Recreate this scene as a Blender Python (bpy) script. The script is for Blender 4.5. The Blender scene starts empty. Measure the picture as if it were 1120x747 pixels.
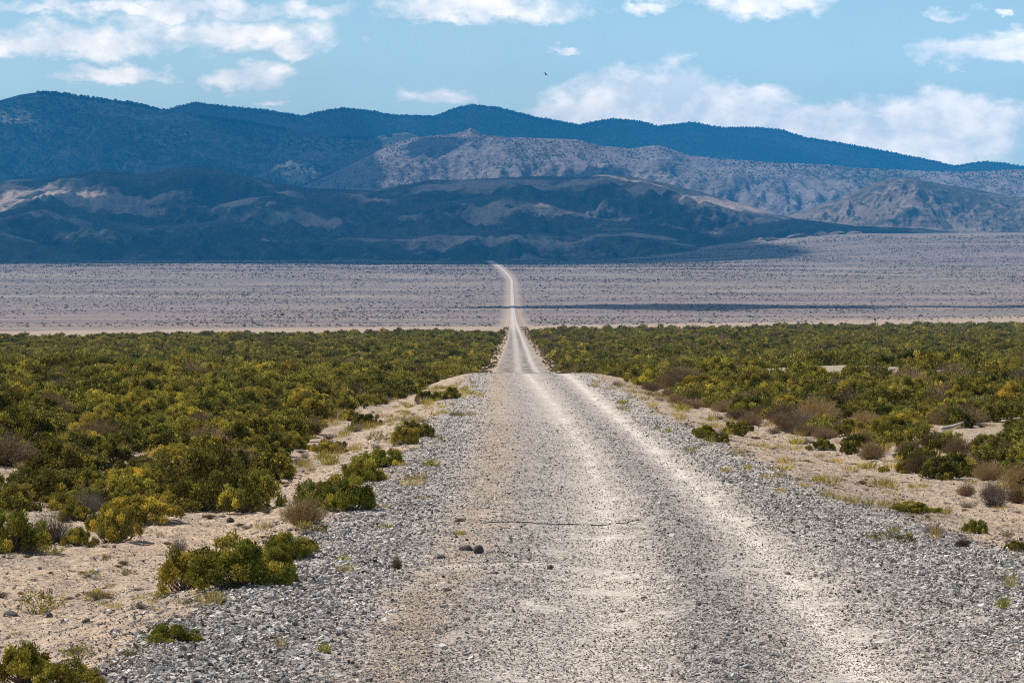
import bpy, math, random
import numpy as np

random.seed(7)
RNG = np.random.default_rng(11)
SC = bpy.context.scene
COL = SC.collection
F = 3500.0            # focal length in photo pixels (1120 wide)
CX, EYE = 560.0, 340.0  # photo column straight ahead, photo row of the eye level
PI = math.pi

# ------------------------------------------------------------------ noise
_P = np.random.default_rng(3).permutation(4096).astype(np.int64)
_G = np.random.default_rng(4).uniform(0, 2 * PI, 4096)
_GX, _GY = np.cos(_G), np.sin(_G)


def perlin(x, y, seed=0):
    x = np.asarray(x, float); y = np.asarray(y, float)
    xi = np.floor(x).astype(np.int64); yi = np.floor(y).astype(np.int64)
    xf = x - xi; yf = y - yi
    u = xf * xf * xf * (xf * (xf * 6 - 15) + 10); v = yf * yf * yf * (yf * (yf * 6 - 15) + 10)

    def g(ix, iy, dx, dy):
        h = _P[(_P[(ix + seed * 131) & 4095] + iy) & 4095]
        return _GX[h] * dx + _GY[h] * dy
    a = g(xi, yi, xf, yf); b = g(xi + 1, yi, xf - 1, yf)
    c = g(xi, yi + 1, xf, yf - 1); d = g(xi + 1, yi + 1, xf - 1, yf - 1)
    return (a + (b - a) * u + ((c + (d - c) * u) - (a + (b - a) * u)) * v) * 1.45


def fbm(x, y, octv=4, seed=0, gain=0.5):
    s = 0; a = 1.0; n = 0; f = 1.0
    for k in range(octv):
        s = s + a * perlin(x * f, y * f, seed + k); n += a; a *= gain; f *= 2.03
    return s / n


def ridged(x, y, octv=4, seed=0):
    s = 0; a = 1.0; n = 0; f = 1.0
    for k in range(octv):
        s = s + a * (1 - np.abs(perlin(x * f, y * f, seed + k)) * 1.6); n += a; a *= 0.5; f *= 2.1
    return s / n


def sstep(a, b, x):
    t = np.clip((np.asarray(x, float) - a) / (b - a), 0, 1)
    return t * t * (3 - 2 * t)


def lerp(a, b, t):
    return a + (b - a) * t


# ------------------------------------------------------------------ terrain functions (camera at the origin, looking along +Y)
_py = np.array([-400, 0, 100, 146, 170, 200, 240, 280, 340, 600, 800, 1000, 1150, 1300, 1600, 2000, 2500, 3000, 3500, 4000, 4600, 5200, 7000, 12000, 30000], float)
_pz = np.array([-1.24, -2.38, -2.667, -2.80, -3.4, -4.15, -4.85, -5.2, -5.4, -5.35, -5.25, -5.1, -4.8, -4.4, -2.2, 3, 14, 30, 44.5, 57, 69, 82, 115, 150, 160], float)
_dl = np.concatenate([np.arange(-400, 700, 1.0), np.geomspace(700, 30000, 3000)])
_dz = np.interp(_dl, _py, _pz)
for _ in range(3):                                   # soften the kinks of the profile
    k = np.ones(13) / 13
    _dz = np.concatenate([_dz[:6], np.convolve(_dz, k, 'valid'), _dz[-6:]])


def prof(Y):
    return np.interp(Y, _dl, _dz)


def centre(Y):
    return np.interp(Y, [0, 600, 2850, 2950, 3060, 3200, 3400, 4300, 6000], [0, 0, -1.1, -1.6, -2.9, -5.2, -8.8, -25, -50])


def edge_l(Y):
    return np.interp(Y, [0, 21, 27, 33, 49, 92, 140, 300, 700, 1400], [-2.7, -2.65, -2.5, -2.15, -1.85, -1.85, -1.8, -1.25, -0.5, -0.3]) + centre(Y)


def edge_r(Y):
    return np.interp(Y, [0, 21, 33, 44, 76, 104, 140, 300, 700, 1400], [5.5, 5.4, 5.0, 4.15, 3.75, 3.7, 3.45, 2.95, 2.5, 2.2]) + centre(Y)


def ground_smooth(X, Y):
    X = np.asarray(X, float); Y = np.asarray(Y, float)
    z = prof(Y)
    L = edge_l(Y); R = edge_r(Y)
    out = np.maximum(L - X, X - R)                   # metres outside the gravel
    near = 1 - sstep(1200, 3000, Y)
    z = z - np.where(X > 1, 0.24, 0.42) * near * sstep(-0.15, 2.2, out)
    z = z + near * np.where(X > 1, 0.16, 0.28) * sstep(2.5, 9, out)
    und = fbm(X / 14, Y / 26, 3, 21)
    z = z + 0.38 * und * sstep(0.5, 7, out) * (1 + 2.0 * sstep(150, 600, np.abs(X)))
    z = z + 0.55 * np.exp(-(((X - 15.0 + 0.8*np.sin(Y)) / 6.0) ** 2) - ((Y - 133) / 6) ** 2)       # low sandy berm on the right
    z = z + 0.18 * np.exp(-((X + 5.2) / 2.2) ** 2 - ((Y - 43.5) / 3.0) ** 2)
    far = sstep(1500, 5000, Y)
    z = z + far * 3.0 * fbm(X / 260, Y / 500, 3, 31) * sstep(20, 200, np.abs(X))
    z = z + 46 * sstep(60, 620, X) * sstep(3600, 5600, Y)
    return z


def ground_fine(X, Y):
    """ground_smooth plus ruts, hummocks and pebbly roughness"""
    X = np.asarray(X, float); Y = np.asarray(Y, float)
    z = ground_smooth(X, Y)
    nr = 1 - sstep(120, 320, Y)
    out = np.maximum(edge_l(Y) - X, X - edge_r(Y))
    road = 1 - sstep(-0.3, 0.4, out)
    t1, t2 = track_l(Y), track_r(Y)
    rut = np.exp(-((X - t1) / 0.42) ** 2) + np.exp(-((X - t2) / 0.36) ** 2)
    hump = np.exp(-((X - (t1 + t2) / 2) / 0.35) ** 2) + 0.8 * np.exp(-((X + 0.15) / 0.5) ** 2)
    z = z - road * 0.035 * rut + road * 0.03 * hump
    z = z + nr * (road * (1 - np.clip(rut, 0, 1) * 0.7) * 0.016 * fbm(X / 0.35, Y / 0.5, 2, 41)
                  + (1 - road) * (0.06 * fbm(X / 0.9, Y / 1.2, 3, 51) + 0.05 * fbm(X / 0.26, Y / 0.36, 2, 55)))
    return z


def track_l(Y):
    return np.interp(Y, [0, 21, 28.7, 39.7, 59.5, 92.6, 139, 300, 800, 1400], [0.2, 0.42, 0.78, 1.1, 1.25, 1.05, 0.62, 0.5, 0.5, 0.6]) + centre(Y)


def track_r(Y):
    return np.interp(Y, [0, 21, 28.7, 39.7, 64, 128, 300, 800, 1400], [2.2, 2.3, 2.5, 2.6, 2.56, 2.4, 2.0, 1.9, 1.8]) + centre(Y)


def at(x, y, dz=0.0):
    """the ground point seen at photo pixel (x, y)"""
    Ys = np.concatenate([np.arange(12, 160, 0.05), np.arange(160, 1500, 1.0)])
    u = (x - CX) / F
    g = ground_smooth(u * Ys, Ys) + dz
    r = (EYE - y) / F * Ys
    k = np.argmax(r <= g)
    Y = Ys[k]
    return u * Y, Y


# ------------------------------------------------------------------ object helpers
def tag(o, label=None, cat=None, group=None, kind=None):
    if label: o['label'] = label
    if cat: o['category'] = cat
    if group: o['group'] = group
    if kind: o['kind'] = kind
    return o


def mesh_np(name, verts, faces, mats=(), smooth=False, mat_index=None):
    """faces: (n,k) int array or list of such arrays (mixed k)"""
    me = bpy.data.meshes.new(name)
    verts = np.asarray(verts, np.float32)
    fl = faces if isinstance(faces, list) else [faces]
    fl = [np.asarray(f, np.int32) for f in fl if len(f)]
    loops = np.concatenate([f.ravel() for f in fl])
    tot = np.concatenate([np.full(len(f), f.shape[1], np.int32) for f in fl])
    start = np.concatenate([[0], np.cumsum(tot)[:-1]]).astype(np.int32)
    me.vertices.add(len(verts)); me.vertices.foreach_set('co', verts.ravel())
    me.loops.add(len(loops)); me.loops.foreach_set('vertex_index', loops)
    me.polygons.add(len(tot)); me.polygons.foreach_set('loop_start', start)
    try:
        me.polygons.foreach_set('loop_total', tot)
    except Exception:
        pass
    for m in mats: me.materials.append(m)
    if mat_index is not None: me.polygons.foreach_set('material_index', np.asarray(mat_index, np.int32))
    me.polygons.foreach_set('use_smooth', np.full(len(tot), bool(smooth)))
    me.update(calc_edges=True)
    return me


def link(name, me, parent=None, loc=(0, 0, 0), rz=0.0, scale=None):
    o = bpy.data.objects.new(name, me)
    COL.objects.link(o)
    o.location = loc; o.rotation_euler = (0, 0, rz)
    if scale is not None: o.scale = scale
    if parent: o.parent = parent
    return o


def set_color(me, name, rgb):
    a = me.attributes.new(name, 'FLOAT_COLOR', 'POINT')
    d = np.ones((len(rgb), 4), np.float32); d[:, :3] = rgb
    a.data.foreach_set('color', d.ravel())


def set_float(me, name, v):
    a = me.attributes.new(name, 'FLOAT', 'POINT')
    a.data.foreach_set('value', np.asarray(v, np.float32).ravel())


def grid_faces(nr, nc):
    i = np.arange(nr * nc).reshape(nr, nc)
    return np.stack([i[:-1, :-1], i[:-1, 1:], i[1:, 1:], i[1:, :-1]], -1).reshape(-1, 4)


# ------------------------------------------------------------------ materials
class NT:
    def __init__(self, tree):
        self.t = tree; tree.nodes.clear()

    def n(self, typ, **kw):
        nd = self.t.nodes.new(typ)
        for k, v in kw.items():
            if k.startswith('i_'):
                key = k[2:]
                key = int(key) if key.isdigit() else key.replace('_', ' ')
                self.put(nd.inputs[key], v)
            else:
                setattr(nd, k, v)
        return nd

    def put(self, sock, v):
        if hasattr(v, 'is_output') or isinstance(v, bpy.types.NodeSocket):
            self.t.links.new(v, sock)
        else:
            sock.default_value = v

    def math(self, op, a, b=0.0, c=None, clamp=False):
        nd = self.t.nodes.new('ShaderNodeMath'); nd.operation = op; nd.use_clamp = clamp
        self.put(nd.inputs[0], a); self.put(nd.inputs[1], b)
        if c is not None: self.put(nd.inputs[2], c)
        return nd.outputs[0]

    def mix(self, f, a, b, blend='MIX'):
        nd = self.t.nodes.new('ShaderNodeMix'); nd.data_type = 'RGBA'; nd.blend_type = blend
        self.put(nd.inputs['Factor'], f)
        ins = [s for s in nd.inputs if s.type == 'RGBA']
        self.put(ins[0], a); self.put(ins[1], b)
        return [s for s in nd.outputs if s.type == 'RGBA'][0]

    def ramp(self, f, lo, hi, a=0.0, b=1.0):
        nd = self.t.nodes.new('ShaderNodeMapRange'); nd.clamp = True
        self.put(nd.inputs[0], f); self.put(nd.inputs[1], lo); self.put(nd.inputs[2], hi)
        self.put(nd.inputs[3], a); self.put(nd.inputs[4], b)
        return nd.outputs[0]

    def noise(self, vec, scale, detail=3.0, rough=0.5, dist=0.0):
        nd = self.n('ShaderNodeTexNoise'); nd.noise_dimensions = '3D'
        self.put(nd.inputs['Vector'], vec)
        nd.inputs['Scale'].default_value = scale; nd.inputs['Detail'].default_value = detail
        nd.inputs['Roughness'].default_value = rough; nd.inputs['Distortion'].default_value = dist
        return nd.outputs[0]

    def vmap(self, vec, scale=(1, 1, 1), loc=(0, 0, 0)):
        nd = self.n('ShaderNodeMapping'); self.put(nd.inputs[0], vec)
        nd.inputs['Location'].default_value = loc; nd.inputs['Scale'].default_value = scale
        return nd.outputs[0]


def C4(c): return (c[0], c[1], c[2], 1.0)


def new_mat(name):
    m = bpy.data.materials.new(name); m.use_nodes = True
    return m, NT(m.node_tree)


def finish(nt, col, rough=0.9, normal=None, spec=0.2):
    b = nt.n('ShaderNodeBsdfPrincipled')
    nt.put(b.inputs['Base Color'], col); nt.put(b.inputs['Roughness'], rough)
    b.inputs['Specular IOR Level'].default_value = spec
    if normal is not None: nt.put(b.inputs['Normal'], normal)
    o = nt.n('ShaderNodeOutputMaterial'); nt.t.links.new(b.outputs[0], o.inputs[0])
    return b


def ground_material():
    m, nt = new_mat('ground')
    pos = nt.n('ShaderNodeNewGeometry').outputs['Position']
    zc = nt.n('ShaderNodeAttribute', attribute_name='zone').outputs['Color']
    sp = nt.n('ShaderNodeAttribute', attribute_name='speck').outputs['Fac']
    fw = nt.n('ShaderNodeAttribute', attribute_name='farw').outputs['Fac']
    # pebble speckle
    v1 = nt.n('ShaderNodeTexVoronoi', feature='F1'); nt.put(v1.inputs['Vector'], pos); v1.inputs['Scale'].default_value = 26
    v2 = nt.n('ShaderNodeTexVoronoi', feature='F1'); nt.put(v2.inputs['Vector'], pos); v2.inputs['Scale'].default_value = 11
    r1 = nt.n('ShaderNodeSeparateColor'); nt.put(r1.inputs[0], v1.outputs['Color'])
    r2 = nt.n('ShaderNodeSeparateColor'); nt.put(r2.inputs[0], v2.outputs['Color'])
    a = nt.math('SUBTRACT', r1.outputs[0], 0.5); b = nt.math('SUBTRACT', r2.outputs[1], 0.5)
    n3 = nt.math('SUBTRACT', nt.noise(pos, 2.6, 4, 0.6), 0.5)
    n4 = nt.math('SUBTRACT', nt.noise(pos, 0.35, 4, 0.6), 0.5)
    n5 = nt.math('SUBTRACT', nt.noise(pos, 60.0, 2, 0.6), 0.5)
    s = nt.math('ADD', nt.math('MULTIPLY', a, 1.25), nt.math('MULTIPLY', b, 0.75))
    s = nt.math('MULTIPLY', s, sp)
    s = nt.math('ADD', s, nt.math('MULTIPLY', n3, 0.5))
    s = nt.math('ADD', s, nt.math('MULTIPLY', n4, 0.35))
    s = nt.math('ADD', s, nt.math('MULTIPLY', n5, 0.6))
    near = nt.math('ADD', 1.0, s)
    near = nt.math('MAXIMUM', near, 0.12)
    # far plain: patchy low scrub over pale soil
    f1 = nt.noise(nt.vmap(pos, (1 / 9, 1 / 13, 0)), 1.0, 3, 0.65)
    f2 = nt.noise(nt.vmap(pos, (1 / 140, 1 / 60, 0)), 1.0, 5, 0.62)
    f3 = nt.noise(nt.vmap(pos, (1 / 1300, 1 / 150, 0)), 1.0, 3, 0.5)
    scrub = nt.ramp(nt.math('ADD', nt.math('MULTIPLY', f1, 0.8), nt.math('MULTIPLY', f2, 0.7)), 0.58, 0.92)
    pale = nt.ramp(nt.math('ADD', nt.math('MULTIPLY', f3, 0.9), nt.math('MULTIPLY', f2, 0.4)), 0.56, 0.80)
    farc = nt.mix(pale, C4((0.20, 0.162, 0.152)), C4((0.35, 0.276, 0.225)))
    farc = nt.mix(nt.math('MULTIPLY', scrub, 0.72), farc, C4((0.125, 0.105, 0.095)))
    mul = nt.n('ShaderNodeCombineColor')
    for k in range(3): nt.put(mul.inputs[k], near)
    c = nt.mix(1.0, zc, mul.outputs[0], 'MULTIPLY')
    c = nt.mix(fw, c, farc)
    bump = nt.n('ShaderNodeBump'); bump.inputs['Strength'].default_value = 0.9; bump.inputs['Distance'].default_value = 0.03
    h = nt.math('ADD', nt.math('MULTIPLY', nt.math('SUBTRACT', 1.0, v1.outputs['Distance']), sp), nt.math('MULTIPLY', n5, 0.5))
    nt.put(bump.inputs['Height'], nt.math('MULTIPLY', h, nt.math('SUBTRACT', 1.0, fw)))
    finish(nt, c, 0.95, bump.outputs[0], 0.15)
    return m


def leaf_material(name, c1, c2, c3, trans=0.26, v0=0.5, v1=1.45):
    """three leaf colours mixed leaf by leaf and plant by plant"""
    m, nt = new_mat(name)
    isl = nt.n('ShaderNodeNewGeometry').outputs['Random Per Island']
    orn = nt.n('ShaderNodeObjectInfo').outputs['Random']
    c = nt.mix(nt.ramp(isl, 0.0, 1.0), C4(c1), C4(c2))
    c = nt.mix(nt.ramp(orn, 0.35, 1.0, 0.0, 0.85), c, C4(c3))
    hv = nt.n('ShaderNodeHueSaturation')
    cl = nt.n('ShaderNodeAttribute', attribute_name='spray').outputs['Fac']
    c = nt.mix(1.0, c, nt.ramp(cl, 0.0, 1.0, 1.0, 0.40), 'MULTIPLY')
    nt.put(hv.inputs['Color'], c); nt.put(hv.inputs['Value'], nt.ramp(nt.math('FRACT', nt.math('MULTIPLY', orn, 7.31)), 0, 1, v0, v1))
    d = nt.n('ShaderNodeBsdfPrincipled'); nt.put(d.inputs['Base Color'], hv.outputs[0]); d.inputs['Roughness'].default_value = 0.7
    d.inputs['Specular IOR Level'].default_value = 0.15
    t = nt.n('ShaderNodeBsdfTranslucent'); nt.put(t.inputs['Color'], hv.outputs[0])
    mx = nt.n('ShaderNodeMixShader'); mx.inputs[0].default_value = trans
    nt.t.links.new(d.outputs[0], mx.inputs[1]); nt.t.links.new(t.outputs[0], mx.inputs[2])
    o = nt.n('ShaderNodeOutputMaterial'); nt.t.links.new(mx.outputs[0], o.inputs[0])
    return m


def stone_material(name, stops):
    m, nt = new_mat(name)
    g = nt.n('ShaderNodeNewGeometry')
    isl = g.outputs['Random Per Island']
    cr = nt.n('ShaderNodeValToRGB'); nt.put(cr.inputs[0], isl)
    el = cr.color_ramp.elements
    while len(el) < len(stops): el.new(0.5)
    for e, (p, c) in zip(el, stops): e.position = p; e.color = C4(c)
    nz = nt.ramp(nt.noise(g.outputs['Position'], 45, 3, 0.6), 0.3, 0.7, 0.75, 1.25)
    mul = nt.n('ShaderNodeCombineColor')
    for k in range(3): nt.put(mul.inputs[k], nz)
    finish(nt, nt.mix(1.0, cr.outputs[0], mul.outputs[0], 'MULTIPLY'), 0.85, None, 0.25)
    return m


def plain_material(name, c1, c2, scale=8.0, rough=0.85):
    m, nt = new_mat(name)
    tc = nt.n('ShaderNodeTexCoord').outputs['Object']
    f = nt.ramp(nt.noise(tc, scale, 4, 0.6), 0.3, 0.7)
    finish(nt, nt.mix(f, C4(c1), C4(c2)), rough)
    return m


def mountain_material(name, rock1, rock2, scrub, cover, scale, band=0.0, soil=None):
    """bare slopes with patches and specks of scrub; cover = share of scrub"""
    m, nt = new_mat(name)
    g = nt.n('ShaderNodeNewGeometry'); pos = g.outputs['Position']
    a = nt.noise(nt.vmap(pos, (1 / 420, 1 / 420, 1 / 200)), 1, 5, 0.6)
    b = nt.noise(nt.vmap(pos, (1 / 26, 1 / 40, 1 / 26)), 1, 3, 0.7)
    c = nt.noise(nt.vmap(pos, (1 / 160, 1 / 160, 1 / 14), (3, 5, 1)), 1, 4, 0.6)
    col = nt.mix(nt.ramp(a, 0.35, 0.65), C4(rock1), C4(rock2))
    if band: col = nt.mix(nt.math('MULTIPLY', nt.ramp(c, 0.5, 0.62), band), col, C4([v * 1.55 for v in rock2]))
    f = nt.math('ADD', nt.math('MULTIPLY', a, 0.9), nt.math('MULTIPLY', b, 0.75))
    lo = 0.82 + (0.5 - cover) * 0.55
    f = nt.ramp(f, lo - 0.09, lo + 0.09)
    col = nt.mix(f, col, C4(scrub))
    if soil:                                         # patches of bare pale soil
        e = nt.noise(nt.vmap(pos, (1 / 330, 1 / 520, 1 / 150), (7, 2, 4)), 1, 9, 0.68)
        col = nt.mix(nt.math('MULTIPLY', nt.ramp(e, 0.53, 0.59), nt.ramp(b, 0.25, 0.5, 0.5, 1.0)), col, C4(soil))
    bump = nt.n('ShaderNodeBump'); bump.inputs['Strength'].default_value = 0.7; bump.inputs['Distance'].default_value = 9.0
    nt.put(bump.inputs['Height'], nt.math('ADD', b, c))
    finish(nt, col, 0.95, bump.outputs[0], 0.05)
    return m


M_GROUND = ground_material()
M_SAGE = leaf_material('sage_leaf', (0.42, 0.38, 0.062), (0.09, 0.092, 0.018), (0.42, 0.34, 0.066))
M_YELLOW = leaf_material('yellow_green_leaf', (0.70, 0.58, 0.085), (0.36, 0.31, 0.046), (0.68, 0.50, 0.075), v0=0.8, v1=1.3)
M_GREEN = leaf_material('green_leaf', (0.34, 0.345, 0.045), (0.10, 0.12, 0.018), (0.36, 0.33, 0.045), v0=0.85, v1=1.3)
M_GREYLEAF = leaf_material('grey_green_leaf', (0.20, 0.21, 0.10), (0.13, 0.145, 0.07), (0.22, 0.20, 0.09))
M_TAN = leaf_material('straw_twig', (0.44, 0.31, 0.13), (0.32, 0.22, 0.10), (0.36, 0.25, 0.12), 0.1)
M_BROWN = leaf_material('brown_twig', (0.29, 0.195, 0.105), (0.20, 0.135, 0.075), (0.32, 0.225, 0.115), 0.1)
M_GREY = leaf_material('grey_twig', (0.30, 0.25, 0.20), (0.19, 0.155, 0.13), (0.27, 0.21, 0.16), 0.05)
M_BARK = plain_material('bark', (0.10, 0.075, 0.05), (0.19, 0.15, 0.11), 14)
M_STONE = stone_material('gravel_stone', [(0.0, (0.05, 0.047, 0.044)), (0.2, (0.20, 0.183, 0.163)), (0.65, (0.41, 0.372, 0.33)), (1.0, (0.68, 0.635, 0.575))])
M_DARKSTONE = stone_material('dark_stone', [(0.0, (0.03, 0.027, 0.025)), (1.0, (0.085, 0.075, 0.068))])
M_PALESTONE = stone_material('pale_stone', [(0.0, (0.42, 0.40, 0.37)), (1.0, (0.62, 0.60, 0.57))])
M_WOOD = plain_material('weathered_wood', (0.42, 0.38, 0.33), (0.58, 0.54, 0.49), 10)
M_CABLE = plain_material('cable_rubber', (0.012, 0.011, 0.010), (0.03, 0.027, 0.024), 20)
M_BIRD = plain_material('bird_feathers', (0.012, 0.012, 0.013), (0.03, 0.03, 0.032), 30)
M_TREE = leaf_material('juniper', (0.026, 0.038, 0.020), (0.016, 0.025, 0.014), (0.034, 0.042, 0.022), 0.1)
M_SCRUB = leaf_material('plain_scrub', (0.15, 0.13, 0.106), (0.11, 0.096, 0.08), (0.18, 0.155, 0.122), 0.1)

# ------------------------------------------------------------------ ground sheet and road
SAND = np.array([0.42, 0.315, 0.22]); SAND2 = np.array([0.34, 0.27, 0.20])
GRAVEL = np.array([0.42, 0.368, 0.312]); PALE = np.array([0.53, 0.465, 0.395]); DIRT = np.array([0.35, 0.255, 0.175])
TANEDGE = np.array([0.36, 0.275, 0.205]); FIELD = np.array([0.34, 0.27, 0.19])


def zone(X, Y):
    """surface colour, pebble speckle and far-plain weight from place alone"""
    L, R = edge_l(Y), edge_r(Y)
    wob = 0.45 * fbm(X / 1.4, Y / 2.5, 3, 61) + 0.25 * fbm(X / 5, Y / 9, 2, 65)
    out = np.maximum(L - X, X - R) + wob
    road = 1 - sstep(-0.25, 0.3, out)
    wob2 = 0.22 * fbm(X / 0.9, Y / 3.5, 3, 71)
    t1, t2 = track_l(Y), track_r(Y)
    wide = np.interp(Y, [0, 26, 40, 150, 400], [0.72, 0.55, 0.24, 0.22, 0.4])
    k1 = np.exp(-((X - t1 + wob2) / wide) ** 4) * (0.75 + 0.5 * fbm(X / 0.7, Y / 4, 3, 73))
    k2 = np.exp(-((X - t2 + wob2 * 0.7) / np.interp(Y, [0, 30, 60, 140, 400], [0.34, 0.32, 0.24, 0.22, 0.34])) ** 2) * (0.9 + 0.35 * fbm(X / 0.5, Y / 3, 3, 75))
    core = 0.8 * np.exp(-((X - t1 - 0.08 + wob2 * .6) / 0.11) ** 2) * sstep(26, 34, Y) * np.clip(0.55 + 1.5 * fbm(X * 0 + 9, Y / 3.0, 2, 78), 0, 1)
    halo = np.maximum(np.exp(-((X - t2 + wob2) / 0.50) ** 4), np.exp(-((X - t1 + wob2) / np.interp(Y, [20, 32, 50], [0.85, 0.62, 0.42])) ** 4))
    core = core + np.exp(-((X - t2 - 0.05 + wob2 * .6) / 0.11) ** 2) * np.clip(0.6 + 1.6 * fbm(X * 0 + 3, Y / 3.0, 2, 77), 0, 1)
    t = np.clip(np.maximum(k1 * 0.8, k2), 0, 1)
    dirt = np.exp(-((X - np.interp(Y, [20, 24, 40, 60, 140], [-0.9, -0.75, -0.36, -0.27, -0.62]) + wob2 * 1.3) / 0.42) ** 2) * (1 - sstep(200, 400, Y))
    dirt = np.clip(dirt * (0.75 + 0.6 * fbm(X / 0.6, Y / 2, 2, 79)), 0, 1)
    c = lerp(np.broadcast_to(SAND, X.shape + (3,)), SAND2, sstep(-.2, .5, fbm(X / 3, Y / 5, 3, 81))[..., None])
    field = sstep(0.8, 3.5, np.maximum(edge_l(Y) - 2.6 - X, X - edge_r(Y) - 2.0)) * sstep(38, 60, Y)
    c = lerp(c, FIELD, (field * 0.7)[..., None])
    c = lerp(c, GRAVEL, road[..., None])
    mid = np.maximum(np.exp(-((X - (t1 + t2) / 2 - 0.1 + wob2) / 0.34) ** 4), 0.8 * np.exp(-((X - t1 + np.interp(Y, [20, 40], [1.0, 0.85]) + wob2) / 0.3) ** 4))
    c = lerp(c, np.array([0.27, 0.245, 0.22]), (road * mid * 0.5 * (1 - sstep(600, 1000, Y)))[..., None])
    c = lerp(c, DIRT, (road * dirt * 0.85)[..., None])
    c = lerp(c, np.array([0.445, 0.385, 0.322]), (road * halo * 0.8 * (1 - sstep(300, 600, Y)))[..., None])
    c = lerp(c, PALE, (road * t * 0.9)[..., None])
    c = lerp(c, np.array([0.74, 0.66, 0.57]), (road * np.clip(core, 0, 1) * 0.7 * (1 - sstep(150, 250, Y)))[..., None])
    band = np.exp(-((Y - 30.2 - 0.55 * (X + 0.9)) / 0.28) ** 2) * sstep(-1.1, -0.7, X) * (1 - sstep(0.2, 0.8, X))
    c = lerp(c, PALE, (band * 0.75 * road)[..., None])
    sp = lerp(0.5, lerp(0.55, 0.34, np.clip(t + 0.5 * dirt, 0, 1)), road)
    # far zones
    edge = 790 + 1.8 * X + 25 * fbm(X / 60, X * 0, 3, 91)
    tan = sstep(edge - 60, edge + 30, Y)
    c = lerp(c, TANEDGE, (tan * (1 - road))[..., None])
    end = 1090 + 1.85 * X + 40 * fbm(X / 90, Y / 200, 3, 93)
    farw = sstep(end - 40, end + 60, Y) * (1 - road)
    verge = 1 - sstep(2.2, 5.5, out + 1.5 * fbm(X / 3, Y / 60, 2, 95))
    farw = farw * (1 - 0.8 * verge)
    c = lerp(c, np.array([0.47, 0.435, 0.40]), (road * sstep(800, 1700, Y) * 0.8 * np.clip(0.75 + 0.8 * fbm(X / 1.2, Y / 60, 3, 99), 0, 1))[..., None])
    c = c * (1 - (road * (1 - t) * sstep(140, 170, Y) * (1 - sstep(700, 1100, Y)) * (0.35 + 0.5 * fbm(X / 0.8, Y / 8, 3, 97)))[..., None])
    return np.clip(c, 0.01, 0.9), sp * (1 - sstep(200, 600, Y)), farw


def geo_steps(a, b, k):
    n = int(math.log(b / a) / k) + 1
    return np.geomspace(a, b, n)[:-1]


ROWS = np.concatenate([np.arange(-60, 14, 2.5), geo_steps(14, 160, 0.0034), geo_steps(160, 1300, 0.008), geo_steps(1300, 16400, 0.007), [16400.0]])
_o = np.geomspace(9, 5600, 150)
COLS = np.concatenate([-_o[::-1], np.linspace(-9, 9, 220)[1:-1], _o])
XX, YY = np.meshgrid(COLS, ROWS)
ZZ = ground_fine(XX, YY)
inside = np.minimum(XX - edge_l(YY), edge_r(YY) - XX)
ZZ = ZZ - 0.07 * sstep(0.05, 0.35, inside)
me = mesh_np('ground', np.stack([XX, YY, ZZ], -1).reshape(-1, 3), grid_faces(*XX.shape), [M_GROUND], True)
zcol, zsp, zfw = zone(XX.ravel(), YY.ravel())
set_color(me, 'zone', zcol); set_float(me, 'speck', zsp); set_float(me, 'farw', zfw)
tag(link('ground', me), kind='structure')

rr = ROWS[ROWS < 4400]
t = np.linspace(0, 1, 96)
YY = np.repeat(rr[:, None], len(t), 1)
slow = sstep(700, 1600, YY) * 0.55
wig = slow * fbm(YY / 90, YY * 0, 3, 102) + 0.22 * fbm(YY / 1.1, YY * 0, 3, 101)
wig2 = slow * fbm(YY / 70, YY * 0 + 3, 3, 104) + 0.22 * fbm(YY / 1.1, YY * 0 + 5, 3, 103)
grow = 1 + 0 * YY
L = edge_l(YY) - 0.15 + wig; R = edge_r(YY) + 0.15 + wig2
XX = L + (R - L) * t[None, :]
lift = 0.012 + 0.25 * sstep(1000, 3000, YY)
ZZ = ground_fine(XX, YY) + lift
ZZ[:, 0] -= lift[:, 0] + 0.05; ZZ[:, -1] -= lift[:, -1] + 0.05
ZZ[:, 1] -= lift[:, 1] * 0.5; ZZ[:, -2] -= lift[:, -2] * 0.5
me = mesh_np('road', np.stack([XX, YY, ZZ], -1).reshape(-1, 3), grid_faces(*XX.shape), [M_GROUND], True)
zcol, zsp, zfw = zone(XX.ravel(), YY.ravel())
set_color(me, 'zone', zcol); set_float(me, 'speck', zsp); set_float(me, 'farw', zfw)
tag(link('road', me), kind='structure')


# ------------------------------------------------------------------ loose gravel (stuff) and stones
_CUBE = np.array([[-1, -1, -1], [1, -1, -1], [1, 1, -1], [-1, 1, -1], [-1, -1, 1], [1, -1, 1], [1, 1, 1], [-1, 1, 1]], float)
_CF = np.array([[0, 3, 2, 1], [4, 5, 6, 7], [0, 1, 5, 4], [1, 2, 6, 5], [2, 3, 7, 6], [3, 0, 4, 7]])


def stones_np(P, S, rng):
    n = len(P)
    v = _CUBE[None] * rng.uniform(0.35, 1.0, (n, 8, 3))
    v = v * rng.uniform(0.55, 1.15, (n, 1, 3)) * np.array([1, 1, 0.62])
    a = rng.uniform(0, 2 * PI, n); ca, sa = np.cos(a)[:, None], np.sin(a)[:, None]
    tx = rng.normal(0, 0.35, (n, 1)); ty = rng.normal(0, 0.35, (n, 1))
    x, y, z = v[..., 0], v[..., 1], v[..., 2]
    z = z + x * tx + y * ty
    v = np.stack([x * ca - y * sa, x * sa + y * ca, z], -1) * S[:, None, None] + P[:, None, :]
    f = _CF[None] + (np.arange(n) * 8)[:, None, None]
    return v.reshape(-1, 3), f.reshape(-1, 4)


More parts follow.
